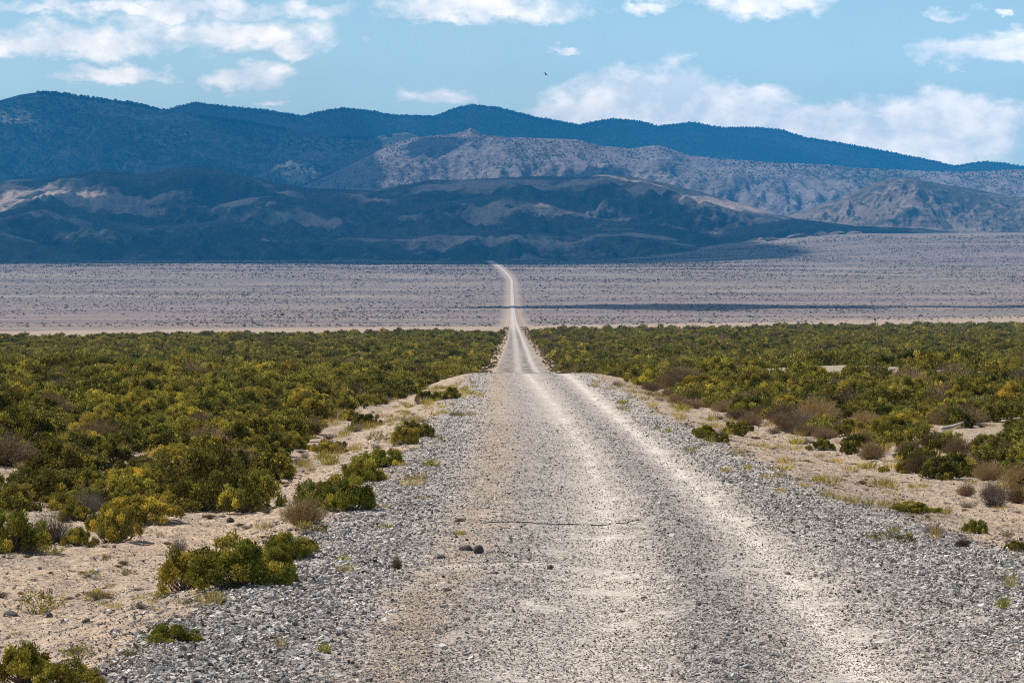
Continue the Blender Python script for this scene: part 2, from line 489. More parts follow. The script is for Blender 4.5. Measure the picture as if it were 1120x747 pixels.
def gravel_field():
    rng = np.random.default_rng(5)
    N = 900000
    Y = 16 * (1 - rng.random(N) * (1 - (16 / 150) ** 1.35)) ** (-1 / 1.35)
    X = rng.uniform(-6.5, 8.5, N)
    L, R = edge_l(Y), edge_r(Y)
    wob = 0.4 * fbm(X / 1.1, Y / 2.0, 3, 111)
    out = np.maximum(L - X, X - R) + wob
    w = np.where(out < 0.2, 1.0, 0.30 * np.exp(-np.clip(out, 0, 9) / 1.1) + 0.07)
    t1, t2 = track_l(Y), track_r(Y)
    wide = np.interp(Y, [0, 26, 45, 150], [0.85, 0.66, 0.42, 0.34])
    wv = 0.2 * fbm(X / 0.8, Y / 2.5, 3, 119)
    tr = np.maximum(np.exp(-((X - t1 + wv) / wide) ** 4), np.exp(-((X - t2 + wv) / 0.46) ** 4))
    w = w * (1 - 0.965 * tr)
    di = np.exp(-((X - np.interp(Y, [20, 24, 40, 60, 140], [-0.9, -0.75, -0.36, -0.27, -0.62])) / 0.5) ** 2)
    w = w * (1 - 0.6 * di)
    sh = np.maximum(np.exp(-((X - L - 0.55) / 0.9) ** 2), np.exp(-((X - R + 0.7) / 1.0) ** 2))
    mid = np.exp(-((X - (t1 + t2) / 2 - 0.1) / 0.4) ** 4)
    w = w * np.maximum(0.32 + 0.68 * sh, 0.55 * mid)
    w = w * (0.6 + 0.7 * fbm(X / 0.8, Y / 1.6, 3, 113))
    k = rng.random(N) < w
    X, Y, sh = X[k], Y[k], sh[k]
    S = np.exp(rng.normal(math.log(0.0105), 0.45, len(X))) * (0.8 + 0.45 * sh) * np.interp(Y, [16, 40, 150], [1, 1.1, 1.7])
    S = np.clip(S, 0.005, 0.03)
    Z = ground_fine(X, Y) + 0.012 + S * 0.12
    v, f = stones_np(np.stack([X, Y, Z], -1), S, rng)
    print('gravel stones', len(X))
    me = mesh_np('gravel', v, f, [M_STONE])
    tag(link('gravel', me), 'loose grey crushed gravel lying over the road and its shoulders', 'gravel', kind='stuff')


gravel_field()


def grit_field():
    rng = np.random.default_rng(15)
    N = 360000
    Y = 17 * (1 - rng.random(N) * (1 - (17 / 75) ** 1.6)) ** (-1 / 1.6)
    X = rng.uniform(-7, 8, N)
    k = np.abs(X / Y) < 0.185
    out = np.maximum(edge_l(Y) - X, X - edge_r(Y))
    k &= rng.random(N) < np.where(out < 0.2, 1.0, 0.4)
    k &= fbm(X / 0.6, Y / 1.2, 3, 117) > -0.35 + 0.3 * rng.random(N)
    X, Y = X[k], Y[k]
    S = np.clip(np.exp(rng.normal(math.log(0.0055), 0.35, len(X))), 0.003, 0.012) * np.interp(Y, [17, 75], [0.9, 1.7])
    v, f = stones_np(np.stack([X, Y, ground_fine(X, Y) + 0.012 + S * 0.3], -1), S, rng)
    print('grit', len(X))
    tag(link('gravel', mesh_np('gravel', v, f, [M_GRIT])), 'fine grit and pebbles strewn over the wheel tracks and sandy verges', 'gravel', kind='stuff')


M_GRIT = stone_material('grit_stone', [(0.0, (0.05, 0.045, 0.04)), (0.35, (0.25, 0.213, 0.175)), (1.0, (0.54, 0.47, 0.395))])
grit_field()


def boulder(size, seed, mat, n=2):
    """an angular stone of one mesh"""
    import bmesh
    bm = bmesh.new(); bmesh.ops.create_icosphere(bm, subdivisions=n, radius=1.0)
    r = random.Random(seed)
    pl = [(np.array([r.gauss(0, 1), r.gauss(0, 1), r.gauss(0, 1)]), r.uniform(0.55, 0.85)) for _ in range(9)]
    pl = [(p / np.linalg.norm(p), d) for p, d in pl]
    for v in bm.verts:
        c = np.array(v.co)
        for p, d in pl:
            e = c @ p - d
            if e > 0: c = c - p * e
        v.co = c * size
    me = bpy.data.meshes.new('stone'); bm.to_mesh(me); bm.free(); me.materials.append(mat)
    return me


# ------------------------------------------------------------------ plants (unit size: radius about 1, height about 1)
def leaves_np(c, d, ln, wd, rng, o=None):
    n = len(c)
    d = d / np.linalg.norm(d, axis=1, keepdims=True)
    r = rng.normal(0, 1, (n, 3))
    if o is not None: r = o / (np.linalg.norm(o, axis=1, keepdims=True) + 1e-9) + 0.55 * r
    w = np.cross(d, r); w /= np.linalg.norm(w, axis=1, keepdims=True) + 1e-9
    ln = ln * rng.uniform(0.7, 1.3, (n, 1)); wd = wd * rng.uniform(0.7, 1.3, (n, 1))
    bend = np.cross(w, d) * ln * 0.15
    v = np.stack([c, c + d * ln * 0.5 + w * wd * 0.5 + bend, c + d * ln, c + d * ln * 0.5 - w * wd * 0.5 + bend], 1)
    f = np.arange(n * 4).reshape(n, 4)
    return v.reshape(-1, 3), f


def tubes_np(p0, p1, r0, r1, sag, rng, seg=3):
    """tapered three-sided twigs from p0 to p1 with a bend"""
    n = len(p0); ts = np.linspace(0, 1, seg + 1)
    bend = rng.normal(0, 1, (n, 3)) * sag * np.linalg.norm(p1 - p0, axis=1, keepdims=True)
    d = p1 - p0; d /= np.linalg.norm(d, axis=1, keepdims=True) + 1e-9
    u = np.cross(d, np.array([0.3, 0.7, 0.64])); u /= np.linalg.norm(u, axis=1, keepdims=True) + 1e-9
    w = np.cross(d, u)
    V = []
    for tt in ts:
        c = p0 + (p1 - p0) * tt + bend * math.sin(PI * tt)
        rad = r0 + (r1 - r0) * tt
        for k in range(3):
            a = 2 * PI * k / 3
            V.append(c + (u * math.cos(a) + w * math.sin(a)) * rad)
    V = np.stack(V, 1)                                # n, (seg+1)*3, 3
    fl = []
    for s in range(seg):
        for k in range(3):
            fl.append([s * 3 + k, s * 3 + (k + 1) % 3, (s + 1) * 3 + (k + 1) % 3, (s + 1) * 3 + k])
    fl = np.array(fl)
    f = fl[None] + (np.arange(n) * (seg + 1) * 3)[:, None, None]
    return V.reshape(-1, 3), f.reshape(-1, 4)


def bush_meshes(name, seed, mats, nclump=62, nleaf=150, leaf=0.075, wid=0.042, lump=0.14, h=1.0, yellow=0.25, open_=0.28):
    """returns (foliage mesh, stem mesh)"""
    rng = np.random.default_rng(seed)
    lob = rng.uniform(0, 2 * PI, 3)
    P = []
    while len(P) < nclump:
        a = rng.uniform(0, 2 * PI); r = math.sqrt(rng.uniform(0, 1))
        rad = 1 + 0.22 * math.sin(2 * a + lob[0]) + 0.15 * math.sin(3 * a + lob[1])
        top = math.sqrt(max(0, 1 - 0.92 * r * r)) * (0.80 + 0.28 * math.sin(2.3 * a + lob[2]) * r)
        z = top * rng.uniform(0.72, 1.08) if rng.random() > open_ else top * rng.uniform(0.38, 0.75)
        P.append((r * rad * math.cos(a) * 0.86, r * rad * math.sin(a) * 0.86, max(0.10, z * h * 0.88)))
    P = np.array(P)
    cs = rng.uniform(0.65, 1.3, nclump) * lump
    C, D, MI, O, SP = [], [], [], [], []
    for p, s in zip(P, cs):
        k = int(nleaf * rng.uniform(0.7, 1.3))
        q = rng.normal(0, 1, (k, 3)); q /= np.linalg.norm(q, axis=1, keepdims=True)
        q *= (rng.uniform(0, 1, (k, 1)) ** 0.45) * s * np.array([1, 1, 0.95])
        outw = np.array([p[0], p[1], 0.5 * p[2] + 0.35])
        d = outw * 0.3 + q / s * 0.5 + np.array([0, 0, 0.30]) + rng.normal(0, 0.55, (k, 3))
        C.append(p + q); D.append(d); O.append(q / s + 0.5 * outw); SP.append(np.full(k, rng.random() ** 1.3))
        MI.append(np.full(k, 1 if rng.random() < yellow else 0) if rng.random() < 0.7 else (rng.random(k) < yellow).astype(int))
    C = np.concatenate(C); D = np.concatenate(D); MI = np.concatenate(MI); O = np.concatenate(O)
    C[:, 2] = np.maximum(C[:, 2], 0.02)
    v, f = leaves_np(C, D, leaf, wid, rng, O)
    fo = mesh_np(name + '_foliage', v, f, mats, False, MI)
    set_float(fo, 'spray', np.repeat(np.concatenate(SP), 4))
    base = rng.normal(0, 0.10, (nclump, 3)); base[:, 2] = -0.05
    v, f = tubes_np(base, P, 0.022, 0.006, 0.08, rng)
    st = mesh_np(name + '_stem', v, f, [M_BARK])
    return fo, st


def twig_mesh(name, seed, mat, n=420, rad=0.0075, h=1.0, spread=1.0, fuzz=500, fl=0.07):
    """dry shrub: many thin upright twigs with short side twiglets"""
    rng = np.random.default_rng(seed)
    a = rng.uniform(0, 2 * PI, n); r = np.sqrt(rng.uniform(0, 1, n))
    top = np.sqrt(np.clip(1 - 0.85 * r * r, 0, 1)) * rng.uniform(0.55, 1.05, n) * h
    p1 = np.stack([r * np.cos(a) * spread, r * np.sin(a) * spread, top], -1)
    p0 = p1 * rng.uniform(0.05, 0.35, (n, 1)); p0[:, 2] = -0.02
    v1, f1 = tubes_np(p0, p1, rad, rad * 0.35, 0.10, rng)
    k = rng.integers(0, n, fuzz); tt = rng.uniform(0.45, 1.0, (fuzz, 1))
    c = p0[k] + (p1[k] - p0[k]) * tt + rng.normal(0, 0.03, (fuzz, 3))
    c[:, 2] = np.maximum(c[:, 2], 0.01)
    d = (p1 - p0)[k] + rng.normal(0, 0.35, (fuzz, 3))
    v2, f2 = leaves_np(c, d, fl, fl * 0.25, rng)
    return mesh_np(name, np.concatenate([v1, v2]), np.concatenate([f1, f2 + len(v1)]), [mat])


def blade_mesh(name, seed, mats, n=130, ln=0.9, wid=0.03, lean=0.55, spread=0.5):
    rng = np.random.default_rng(seed)
    a = rng.uniform(0, 2 * PI, n); r = np.sqrt(rng.uniform(0, 1, n)) * spread
    c = np.stack([r * np.cos(a), r * np.sin(a), np.full(n, -0.02)], -1)
    d = np.stack([np.cos(a) * r * lean * 2, np.sin(a) * r * lean * 2, np.ones(n)], -1) + rng.normal(0, lean * 0.5, (n, 3))
    d[:, 2] = np.abs(d[:, 2]) + 0.15
    v, f = leaves_np(c, d, ln, wid, rng)
    return mesh_np(name, v, f, mats, False, (rng.random(n) < 0.4).astype(int) if len(mats) > 1 else None)


SAGE = [bush_meshes('sagebrush', 100 + i, [M_SAGE, M_YELLOW], yellow=(0.12, 0.3, 0.2, 0.4, 0.15, 0.25, 0.35)[i], nclump=(62, 54, 70, 50, 58, 66, 56)[i]) for i in range(7)]
YELL = [bush_meshes('rabbitbrush', 200 + i, [M_SAGE, M_YELLOW], yellow=0.75, nclump=56, leaf=0.075, wid=0.036) for i in range(3)]
GREEN = [bush_meshes('green_shrub', 300 + i, [M_GREEN, M_YELLOW], yellow=0.3, nclump=64, lump=0.15, leaf=0.07, wid=0.038, open_=0.35) for i in range(3)]
WEED = [bush_meshes('weed', 400 + i, [M_GREYLEAF, M_YELLOW], yellow=0.5, nclump=22, nleaf=34, lump=0.16, leaf=0.11, wid=0.04, open_=0.4) for i in range(3)]
TAN = [twig_mesh('dry_shrub', 500 + i, M_TAN, fuzz=4200) for i in range(2)]
BROWN = [twig_mesh('dry_shrub', 520 + i, M_BROWN, fuzz=4500) for i in range(3)]
GREY = [twig_mesh('dry_shrub', 540 + i, M_GREY, n=330, fuzz=650, rad=0.0065) for i in range(3)]
STRAW = [blade_mesh('grass_tuft', 600 + i, [M_TAN, M_YELLOW], n=90) for i in range(3)]
SPRIG = [blade_mesh('weed_sprig', 620 + i, [M_GREEN, M_YELLOW], n=70, wid=0.07, lean=0.8) for i in range(2)]

KINDS = {'sage': ('sagebrush', SAGE), 'yellow': ('rabbitbrush', YELL), 'green': ('green_shrub', GREEN), 'weed': ('weed', WEED),
         'tan': ('dry_shrub', TAN), 'brown': ('dry_shrub', BROWN), 'grey': ('dry_shrub', GREY), 'straw': ('grass_tuft', STRAW), 'sprig': ('weed_sprig', SPRIG)}
CATS = {'sage': 'shrub', 'yellow': 'shrub', 'green': 'shrub', 'weed': 'weed', 'tan': 'dry shrub', 'brown': 'dry shrub', 'grey': 'dry shrub', 'straw': 'grass tuft', 'sprig': 'weed'}
TAKEN = []            # (X, Y, radius) of hand-placed plants


def plant(kind, X, Y, sx, sy, sz, label, group=None, var=None, rz=None, sink=0.03):
    name, meshes = KINDS[kind]
    v = meshes[random.randrange(len(meshes)) if var is None else var % len(meshes)]
    z = float(ground_fine(X, Y)) - sink * sz
    rz = random.uniform(0, 2 * PI) if rz is None else rz
    if isinstance(v, tuple):
        root = bpy.data.objects.new(name, None); COL.objects.link(root)
        root.empty_display_size = 0.2
        root.location = (X, Y, z); root.rotation_euler = (0, 0, rz); root.scale = (sx, sy, sz)
        link('foliage', v[0], root); link('stem', v[1], root)
    else:
        root = link(name, v, None, (X, Y, z), rz, (sx, sy, sz))
    tag(root, label, CATS[kind], group)
    TAKEN.append((X, Y, max(sx, sy)))
    return root


def px(kind, x0, x1, y0, y1, label, group=None, var=None, deep=0.8):
    """place a plant so that it fills the photo box x0..x1, y0..y1"""
    xm = (x0 + x1) / 2
    X, Y = at(xm, y1)
    r = (x1 - x0) / 2 / F * Y
    Y2 = Y + r * deep * 0.6
    X = (xm - CX) / F * Y2
    r = (x1 - x0) / 2 / F * Y2
    # the top must reach row y0
    top = (EYE - y0) / F * Y2
    h = max(0.05, top - float(ground_fine(X, Y2)))
    rr_ = r * 1.10
    return plant(kind, X, Y2, rr_, rr_ * deep, h * 1.04, label, group, var, rz=random.choice([0, PI]) + random.uniform(-0.25, 0.25))


# left verge, near to far
px('yellow', -14, 66, 694, 752, 'yellow-green bush cut off by the bottom left corner')
px('yellow', 40, 116, 716, 760, 'low yellowish bush spreading along the bottom edge beside the gravel shoulder')
px('weed', 70, 102, 700, 724, 'small loose green weed behind the low yellowish bush')
px('green', 158, 218, 678, 705, 'small bright green mat of a shrub alone at the gravel edge')
px('weed', 20, 66, 638, 670, 'sparse grey-green weed on bare sand above the corner bush')
px('weed', 84, 124, 640, 660, 'flat pale green weed on sand beside the sparse grey-green one')
px('weed', 82, 110, 620, 632, 'faint yellowish weed sprout on the open sand', var=1)
px('weed', 126, 148, 618, 631, 'faint yellowish weed sprout nearer the big two-toned shrub', var=2)
px('yellow', 165, 244, 590, 645, 'yellowish left lobe of the big two-toned shrub by the gravel')
px('green', 198, 322, 577, 644, 'big dark green shrub joined to a yellowish lobe by the gravel')
px('green', 278, 354, 579, 614, 'low dark green shrub on the right end of the big clump')
px('green', 262, 330, 596, 638, 'mid-green shrub filling the right front of the big clump')
px('weed', 162, 182, 642, 660, 'tiny yellow-green weed below the yellowish lobe')
px('weed', 192, 216, 652, 664, 'tiny green weed on stones below the big dark shrub')
px('weed', 216, 246, 644, 660, 'tiny yellow weed on stones under the dark shrub edge', var=0)
px('grey', 186, 206, 584, 606, 'small grey dead twig tuft just behind the big two-toned shrub')
px('sage', 98, 152, 547, 594, 'round olive bush standing alone on sand near the left edge', var=3)
px('yellow', 66, 104, 572, 600, 'low yellow-green bush leaning against the round olive bush')
px('weed', 44, 66, 592, 608, 'little yellow-green weed casting a long shadow on sand')
px('green', -30, 52, 548, 603, 'dark green bush cut off by the left edge beside grey twigs')
px('grey', 34, 82, 553, 594, 'grey leafless twig shrub between the dark green and olive bushes')
px('grey', 76, 118, 532, 562, 'grey brown twig shrub on the bank below the sagebrush stand')
px('weed', 144, 178, 545, 560, 'small grey-green weed at the foot of the stand')
px('weed', 110, 122, 602, 612, 'tiny green sprout on sand below the round olive bush')
px('sage', 236, 306, 511, 562, 'round olive sagebrush at the front corner of the left stand', var=1)
px('weed', 206, 224, 546, 556, 'tiny grey weed below the front corner of the left stand')
px('tan', 304, 358, 541, 575, 'straw-coloured dry bush in front of a green mound')
px('weed', 324, 362, 566, 585, 'low olive weed at the foot of the straw-coloured bush')
px('green', 322, 376, 519, 556, 'left half of a wide green mound beside the straw-coloured bush')
px('green', 350, 414, 514, 560, 'right half of a wide green mound at the gravel edge')
px('yellow', 364, 424, 493, 530, 'olive yellow mound just beyond the wide green mound')
px('green', 396, 444, 486, 511, 'green mound tucked behind the olive yellow mound')
px('sage', 338, 384, 478, 498, 'low olive shrub alone on the sandy strip')
px('yellow', 424, 460, 461, 488, 'yellow-olive shrub forming the left part of a pair')
px('sage', 440, 476, 457, 479, 'brownish olive shrub forming the right part of a pair')
px('weed', 404, 422, 468, 482, 'small green weed left of the yellow-olive pair')
px('sage', 386, 414, 449, 468, 'olive shrub on the sand below the stand corner', var=2)
px('yellow', 370, 396, 445, 460, 'yellowish shrub beside the stand corner')
px('weed', 474, 486, 473, 482, 'tiny green tuft on the gravel right of the pair')
px('brown', 328, 354, 455, 476, 'grey brown dry bush at the right flank of the left stand')
px('sage', 452, 486, 425, 440, 'flat dark shrub of two by the road shoulder')
px('sage', 478, 504, 421, 437, 'rounder dark shrub of two nearest the road shoulder')
px('sprig', 495, 512, 578, 588, 'tiny yellow-green sprig growing in the road gravel')
px('brown', 428, 440, 606, 625, 'small dark dead weed standing upright in the gravel')
px('straw', 296, 316, 690, 712, 'thin straw tuft in the gravel near the bottom edge')
px('sprig', 345, 364, 700, 716, 'thin green sprig in the gravel near the bottom edge')
px('weed', 128, 150, 706, 722, 'small dull weed on stones near the bottom left bush')

# right verge
px('green', 754, 786, 463, 480, 'low green shrub of a pair leaning over the right gravel edge')
px('green', 772, 798, 470, 484, 'low green shrub at the tip of the pair by the gravel')
px('sage', 792, 822, 457, 477, 'round olive shrub on sand behind the low green pair')
px('green', 970, 1030, 546, 563, 'flat dark green mat between gravel and sandy ditch')
px('green', 1054, 1081, 565, 583, 'small rich green tuft bush near the right edge')
px('weed', 1096, 1110, 576, 587, 'small yellow weed right of the rich green tuft')
px('weed', 976, 1004, 576, 596, 'spindly green weed growing in the right gravel shoulder')
px('weed', 950, 976, 578, 592, 'faint grey-green weed in the right gravel shoulder')
px('straw', 1014, 1034, 568, 592, 'short straw tuft beside the spindly green weed')
px('brown', 1044, 1062, 586, 600, 'reddish dry sprig in the right shoulder gravel')
px('grey', 1068, 1108, 519, 554, 'rounded grey twig bush at the front of the right scrub')
px('brown', 1046, 1068, 527, 546, 'small brown twig bush on sand beside the rounded grey one')
px('tan', 1062, 1100, 502, 526, 'straw-coloured dry bush behind the rounded grey twig bush')
px('tan', 1092, 1136, 505, 536, 'broad tan dry bush cut off by the right edge')
for (a, b, c, d) in ((1066, 1092, 488, 508), (1086, 1120, 482, 506), (1040, 1070, 492, 516), (1074, 1100, 528, 545), (930, 956, 470, 488), (1100, 1126, 528, 552)):
    px('tan', a, b, c, d, 'rust-straw dry bush among the dry growth at the right scrub front', 'rust-straw bushes at the right scrub front')
px('green', 950, 1000, 453, 481, 'rounded bright green shrub at the front of the right scrub')
px('yellow', 884, 914, 477, 492, 'small yellow-green shrub at the ditch edge')
px('sage', 918, 940, 480, 497, 'little olive shrub right of the small yellow-green one')
px('tan', 938, 968, 480, 504, 'pale tan shrub with a green side at the scrub front')
px('sage', 1002, 1052, 497, 524, 'dark green spreading shrub mixed with dry stems at the ditch', var=4)
px('brown', 990, 1020, 494, 518, 'brown dry bush beside the dark spreading shrub')
px('yellow', 960, 974, 508, 517, 'tiny yellow-green shrub alone on the ditch sand')
px('sage', 978, 1000, 503, 517, 'small olive shrub at the ditch below the scrub', var=5)
px('sprig', 714, 722, 465, 470, 'tiny dark sprig in the gravel by the right wheel track')
px('sprig', 728, 736, 466, 474, 'tiny green sprig farther right in the gravel')
px('sprig', 812, 826, 505, 514, 'small yellow sprig on the right gravel edge')
px('yellow', 1100, 1124, 588, 604, 'yellow-green weed bush cut off by the right edge')
px('sprig', 1090, 1108, 648, 668, 'upright dark green sprig low at the right edge')
px('straw', 1096, 1116, 620, 646, 'thin straw tuft above the dark green sprig')
for (a, b, c, d) in ((894, 914, 532, 545), (908, 928, 536, 549), (922, 944, 538, 552), (940, 962, 542, 555), (958, 974, 545, 556), (870, 888, 524, 534), (846, 862, 514, 524)):
    px('straw', a, b, c, d, 'short straw grass tuft in the dry row along the right gravel edge', 'straw grass along the right gravel edge')
for (a, b, c, d) in ((720, 748, 424, 436), (728, 752, 430, 442), (742, 772, 434, 447), (756, 790, 431, 446), (776, 812, 436, 450), (790, 826, 446, 460), (818, 850, 442, 458),
                     (806, 836, 450, 466), (838, 872, 450, 466), (848, 880, 458, 474), (866, 900, 462, 478), (886, 916, 466, 480), (700, 724, 417, 428), (905, 940, 458, 474), (1005, 1040, 470, 492), (1030, 1065, 476, 500), (980, 1010, 480, 500)):
    px('brown', a, b, c, d, 'brown dry shrub in the belt fringing the right scrub', 'brown dry shrubs fringing the right scrub')

# stones, cable, wood, bird -------------------------------------------------
STONES = [boulder(1.0, s, M_DARKSTONE) for s in (1, 2, 3, 4)]
PSTONES = [boulder(1.0, s, M_PALESTONE) for s in (11, 12)]


def stone_px(x, y, w, h, label, var=0, pale=False, group=None, name='stone'):
    X, Y = at(x, y)
    r = w / 2 / F * Y; hh = h / F * Y
    m = (PSTONES if pale else STONES)
    o = link(name, m[var % len(m)], None, (X, Y, float(ground_fine(X, Y)) + hh * 0.30), random.uniform(0, 6), (r * 1.2, r, hh * 0.75))
    tag(o, label, 'stone', group)


stone_px(509, 605, 15, 8, 'dark flat clod, wider of two side by side on the gravel', 0)
stone_px(523, 609, 13, 10, 'dark pointed clod right beside the wider clod', 1)
stone_px(482, 613, 10, 6, 'small dark stone left of the two clods', 2)
stone_px(503, 573, 10, 5, 'small dark stone at the left end of the cable', 3)
stone_px(602, 624, 8, 6, 'small dark stone in the pale left wheel track', 1)
stone_px(541, 631, 9, 4, 'flat dark stone below the pointed clod', 0)
stone_px(488, 650, 11, 5, 'flat dark stone on the pale streak across the gravel', 2)
stone_px(511, 683, 7, 4, 'small dark stone below the pale streak', 3)
stone_px(438, 684, 7, 4, 'small dark stone in the left gravel near the bottom', 1)
stone_px(452, 572, 9, 4, 'small dark stone on the left shoulder gravel', 0)
stone_px(12, 673, 22, 8, 'dark flat rock on sand at the left edge', 0)
stone_px(52, 676, 12, 7, 'dark rock with grass beside it near the left edge', 1)
stone_px(94, 680, 12, 5, 'dark flat stone on the sand left of the bright green mat', 2)
stone_px(252, 573, 8, 6, 'dark round stone alone on sand behind the big shrub', 3)
stone_px(240, 662, 20, 8, 'grey angular rock in the gravel under the big dark shrub', 2)
stone_px(72, 682, 12, 5, 'pale flat stone beside dark stones on the left sand', 0, True)
stone_px(106, 627, 8, 4, 'small blue-grey stone on open sand', 1, True)
stone_px(120, 673, 10, 4, 'pale chip of stone on the left sand', 1, True)
stone_px(1076, 666, 12, 6, 'white stone chip in the right shoulder gravel', 0, True)
stone_px(993, 650, 10, 4, 'pale flat stone in the right shoulder gravel', 1, True)
stone_px(892, 600, 6, 4, 'small dark stone by the right wheel track', 0)
stone_px(1008, 624, 9, 4, 'dark flat stone in the right shoulder gravel', 1)
stone_px(1009, 632, 7, 5, 'small dark stone below the dark flat one on the right', 2)
stone_px(1028, 662, 9, 6, 'dark stone low in the right shoulder gravel', 3)
stone_px(862, 626, 7, 4, 'small dark stone in the gravel between wheel track and shoulder', 1)
stone_px(764, 668, 8, 4, 'small dark stone in the middle gravel strip', 1)
stone_px(786, 655, 8, 4, 'dark stone high in the middle gravel strip', 2)
stone_px(706, 655, 7, 4, 'small dark stone at the edge of the left track', 3)

# a thin dark line of cable across the road, its middle buried twice
for (xa, xb, ya, yb, lab) in ((526, 636, 575, 573.5, 'long left piece of thin dark cable lying across the gravel road'),
                              (646, 668, 573, 572.5, 'shortest middle piece of thin dark cable on the gravel road'),
                              (674, 702, 572, 571, 'right end piece of thin dark cable across the pale track')):
    pts = []
    n = max(4, int((xb - xa) / 5))
    for k in range(n + 1):
        q = k / n
        X, Y = at(xa + (xb - xa) * q, ya + (yb - ya) * q)
        Y += 0.06 * math.sin(q * 9 + xa)
        pts.append((X, Y, float(ground_fine(X, Y)) + 0.016))
    pts = np.array(pts); V = []; Fc = []
    for k, p in enumerate(pts):
        for a in range(8):
            V.append(p + np.array([0, math.cos(a * PI / 4) * 0.007, math.sin(a * PI / 4) * 0.007]))
    for k in range(len(pts) - 1):
        for a in range(8):
            Fc.append([k * 8 + a, k * 8 + (a + 1) % 8, k * 8 + 8 + (a + 1) % 8, k * 8 + 8 + a])
    me = mesh_np('cable', np.array(V), np.array(Fc), [M_CABLE], True)
    tag(link('cable', me), lab, 'cable')


def log_mesh(ln, r, seed):
    rng = np.random.default_rng(seed); V = []; Fc = []
    n = 9
    for k in range(n):
        q = k / (n - 1); rad = r * (1 - 0.55 * q) * (0.7 if k in (0, n - 1) else 1)
        c = np.array([ln * (q - 0.5), 0.12 * ln * math.sin(q * 3), r * 0.7 + 0.25 * ln * q * q])
        for a in range(9):
            rr_ = rad * rng.uniform(0.8, 1.15)
            V.append(c + np.array([0, math.cos(a * 2 * PI / 9) * rr_, math.sin(a * 2 * PI / 9) * rr_]))
    for k in range(n - 1):
        for a in range(9):
            Fc.append([k * 9 + a, k * 9 + (a + 1) % 9, k * 9 + 9 + (a + 1) % 9, k * 9 + 9 + a])
    caps = [np.array([list(range(8, -1, -1))]), np.array([list(range((n - 1) * 9, n * 9))])]
    return mesh_np('dead_branch', np.array(V), [np.array(Fc)] + caps, [M_WOOD], True)


X, Y = at(1042, 472)
tag(link('dead_branch', log_mesh(0.55, 0.05, 1), None, (X, Y, float(ground_fine(X, Y)) + 0.02), 0.3), 'bleached dead branch lying among the shrubs of the right scrub', 'branch')
TAKEN.append((X, Y, 0.7)); TAKEN.append((X, Y - 1.2, 0.6)); TAKEN.append((X, Y - 2.4, 0.6)); TAKEN.append((X, Y - 3.6, 0.6))


def bird():
    V = []; Fc = []
    prof_ = [(-0.16, 0.006), (-0.10, 0.022), (-0.03, 0.036), (0.04, 0.034), (0.085, 0.022), (0.11, 0.024), (0.135, 0.016), (0.165, 0.003)]
    for (x, r) in prof_:
        for a in range(8): V.append((x, math.cos(a * PI / 4) * r, math.sin(a * PI / 4) * r * 0.9))
    for k in range(len(prof_) - 1):
        for a in range(8): Fc.append([k * 8 + a, k * 8 + (a + 1) % 8, k * 8 + 8 + (a + 1) % 8, k * 8 + 8 + a])
    for s in (-1, 1):                                  # wings grow out of the body sides, tail behind
        b = len(V)
        for (x0, x1, y, z) in ((0.07, -0.05, 0.02, 0.01), (0.09, -0.04, 0.12, 0.05), (0.05, -0.04, 0.22, 0.06), (-0.02, -0.06, 0.30, 0.045)):
            V += [(x0, s * y, z + 0.006), (x1, s * y, z + 0.004), (x1, s * y, z - 0.004), (x0, s * y, z - 0.006)]
        for k in range(3):
            for a in range(4): Fc.append([b + k * 4 + a, b + k * 4 + (a + 1) % 4, b + k * 4 + 4 + (a + 1) % 4, b + k * 4 + 4 + a])
    b = len(V)
    V += [(-0.13, -0.015, 0.004), (-0.13, 0.015, 0.004), (-0.24, 0.045, 0.0), (-0.24, -0.045, 0.0)]
    Fc.append([b, b + 1, b + 2, b + 3])
    me = mesh_np('bird', np.array(V), np.array(Fc), [M_BIRD], True)
    Yb = 260.0
    o = link('bird', me, None, ((597 - CX) / F * Yb, Yb, (EYE - 82) / F * Yb), 0.6)
    o.rotation_euler = (0.5, 0.1, 0.6)
    tag(o, 'tiny dark bird flying in the sky above the mountains', 'bird')


bird()


# ------------------------------------------------------------------ the sagebrush stands: nearest as objects, the rest as one mass
def stand_l(Y):
    return np.interp(Y, [36, 40, 42.7, 52, 83, 111, 134, 160, 300, 700, 1400], [-8.5, -5.2, -4.2, -4.0, -5.3, -4.4, -3.4, -3.6, -3.4, -2.4, -2.2])


def stand_r(Y):
    return np.interp(Y, [38, 46, 56, 70, 93, 128, 300, 700, 1400], [8.2, 7.7, 7.3, 6.7, 6.0, 5.2, 5.0, 4.6, 4.4])


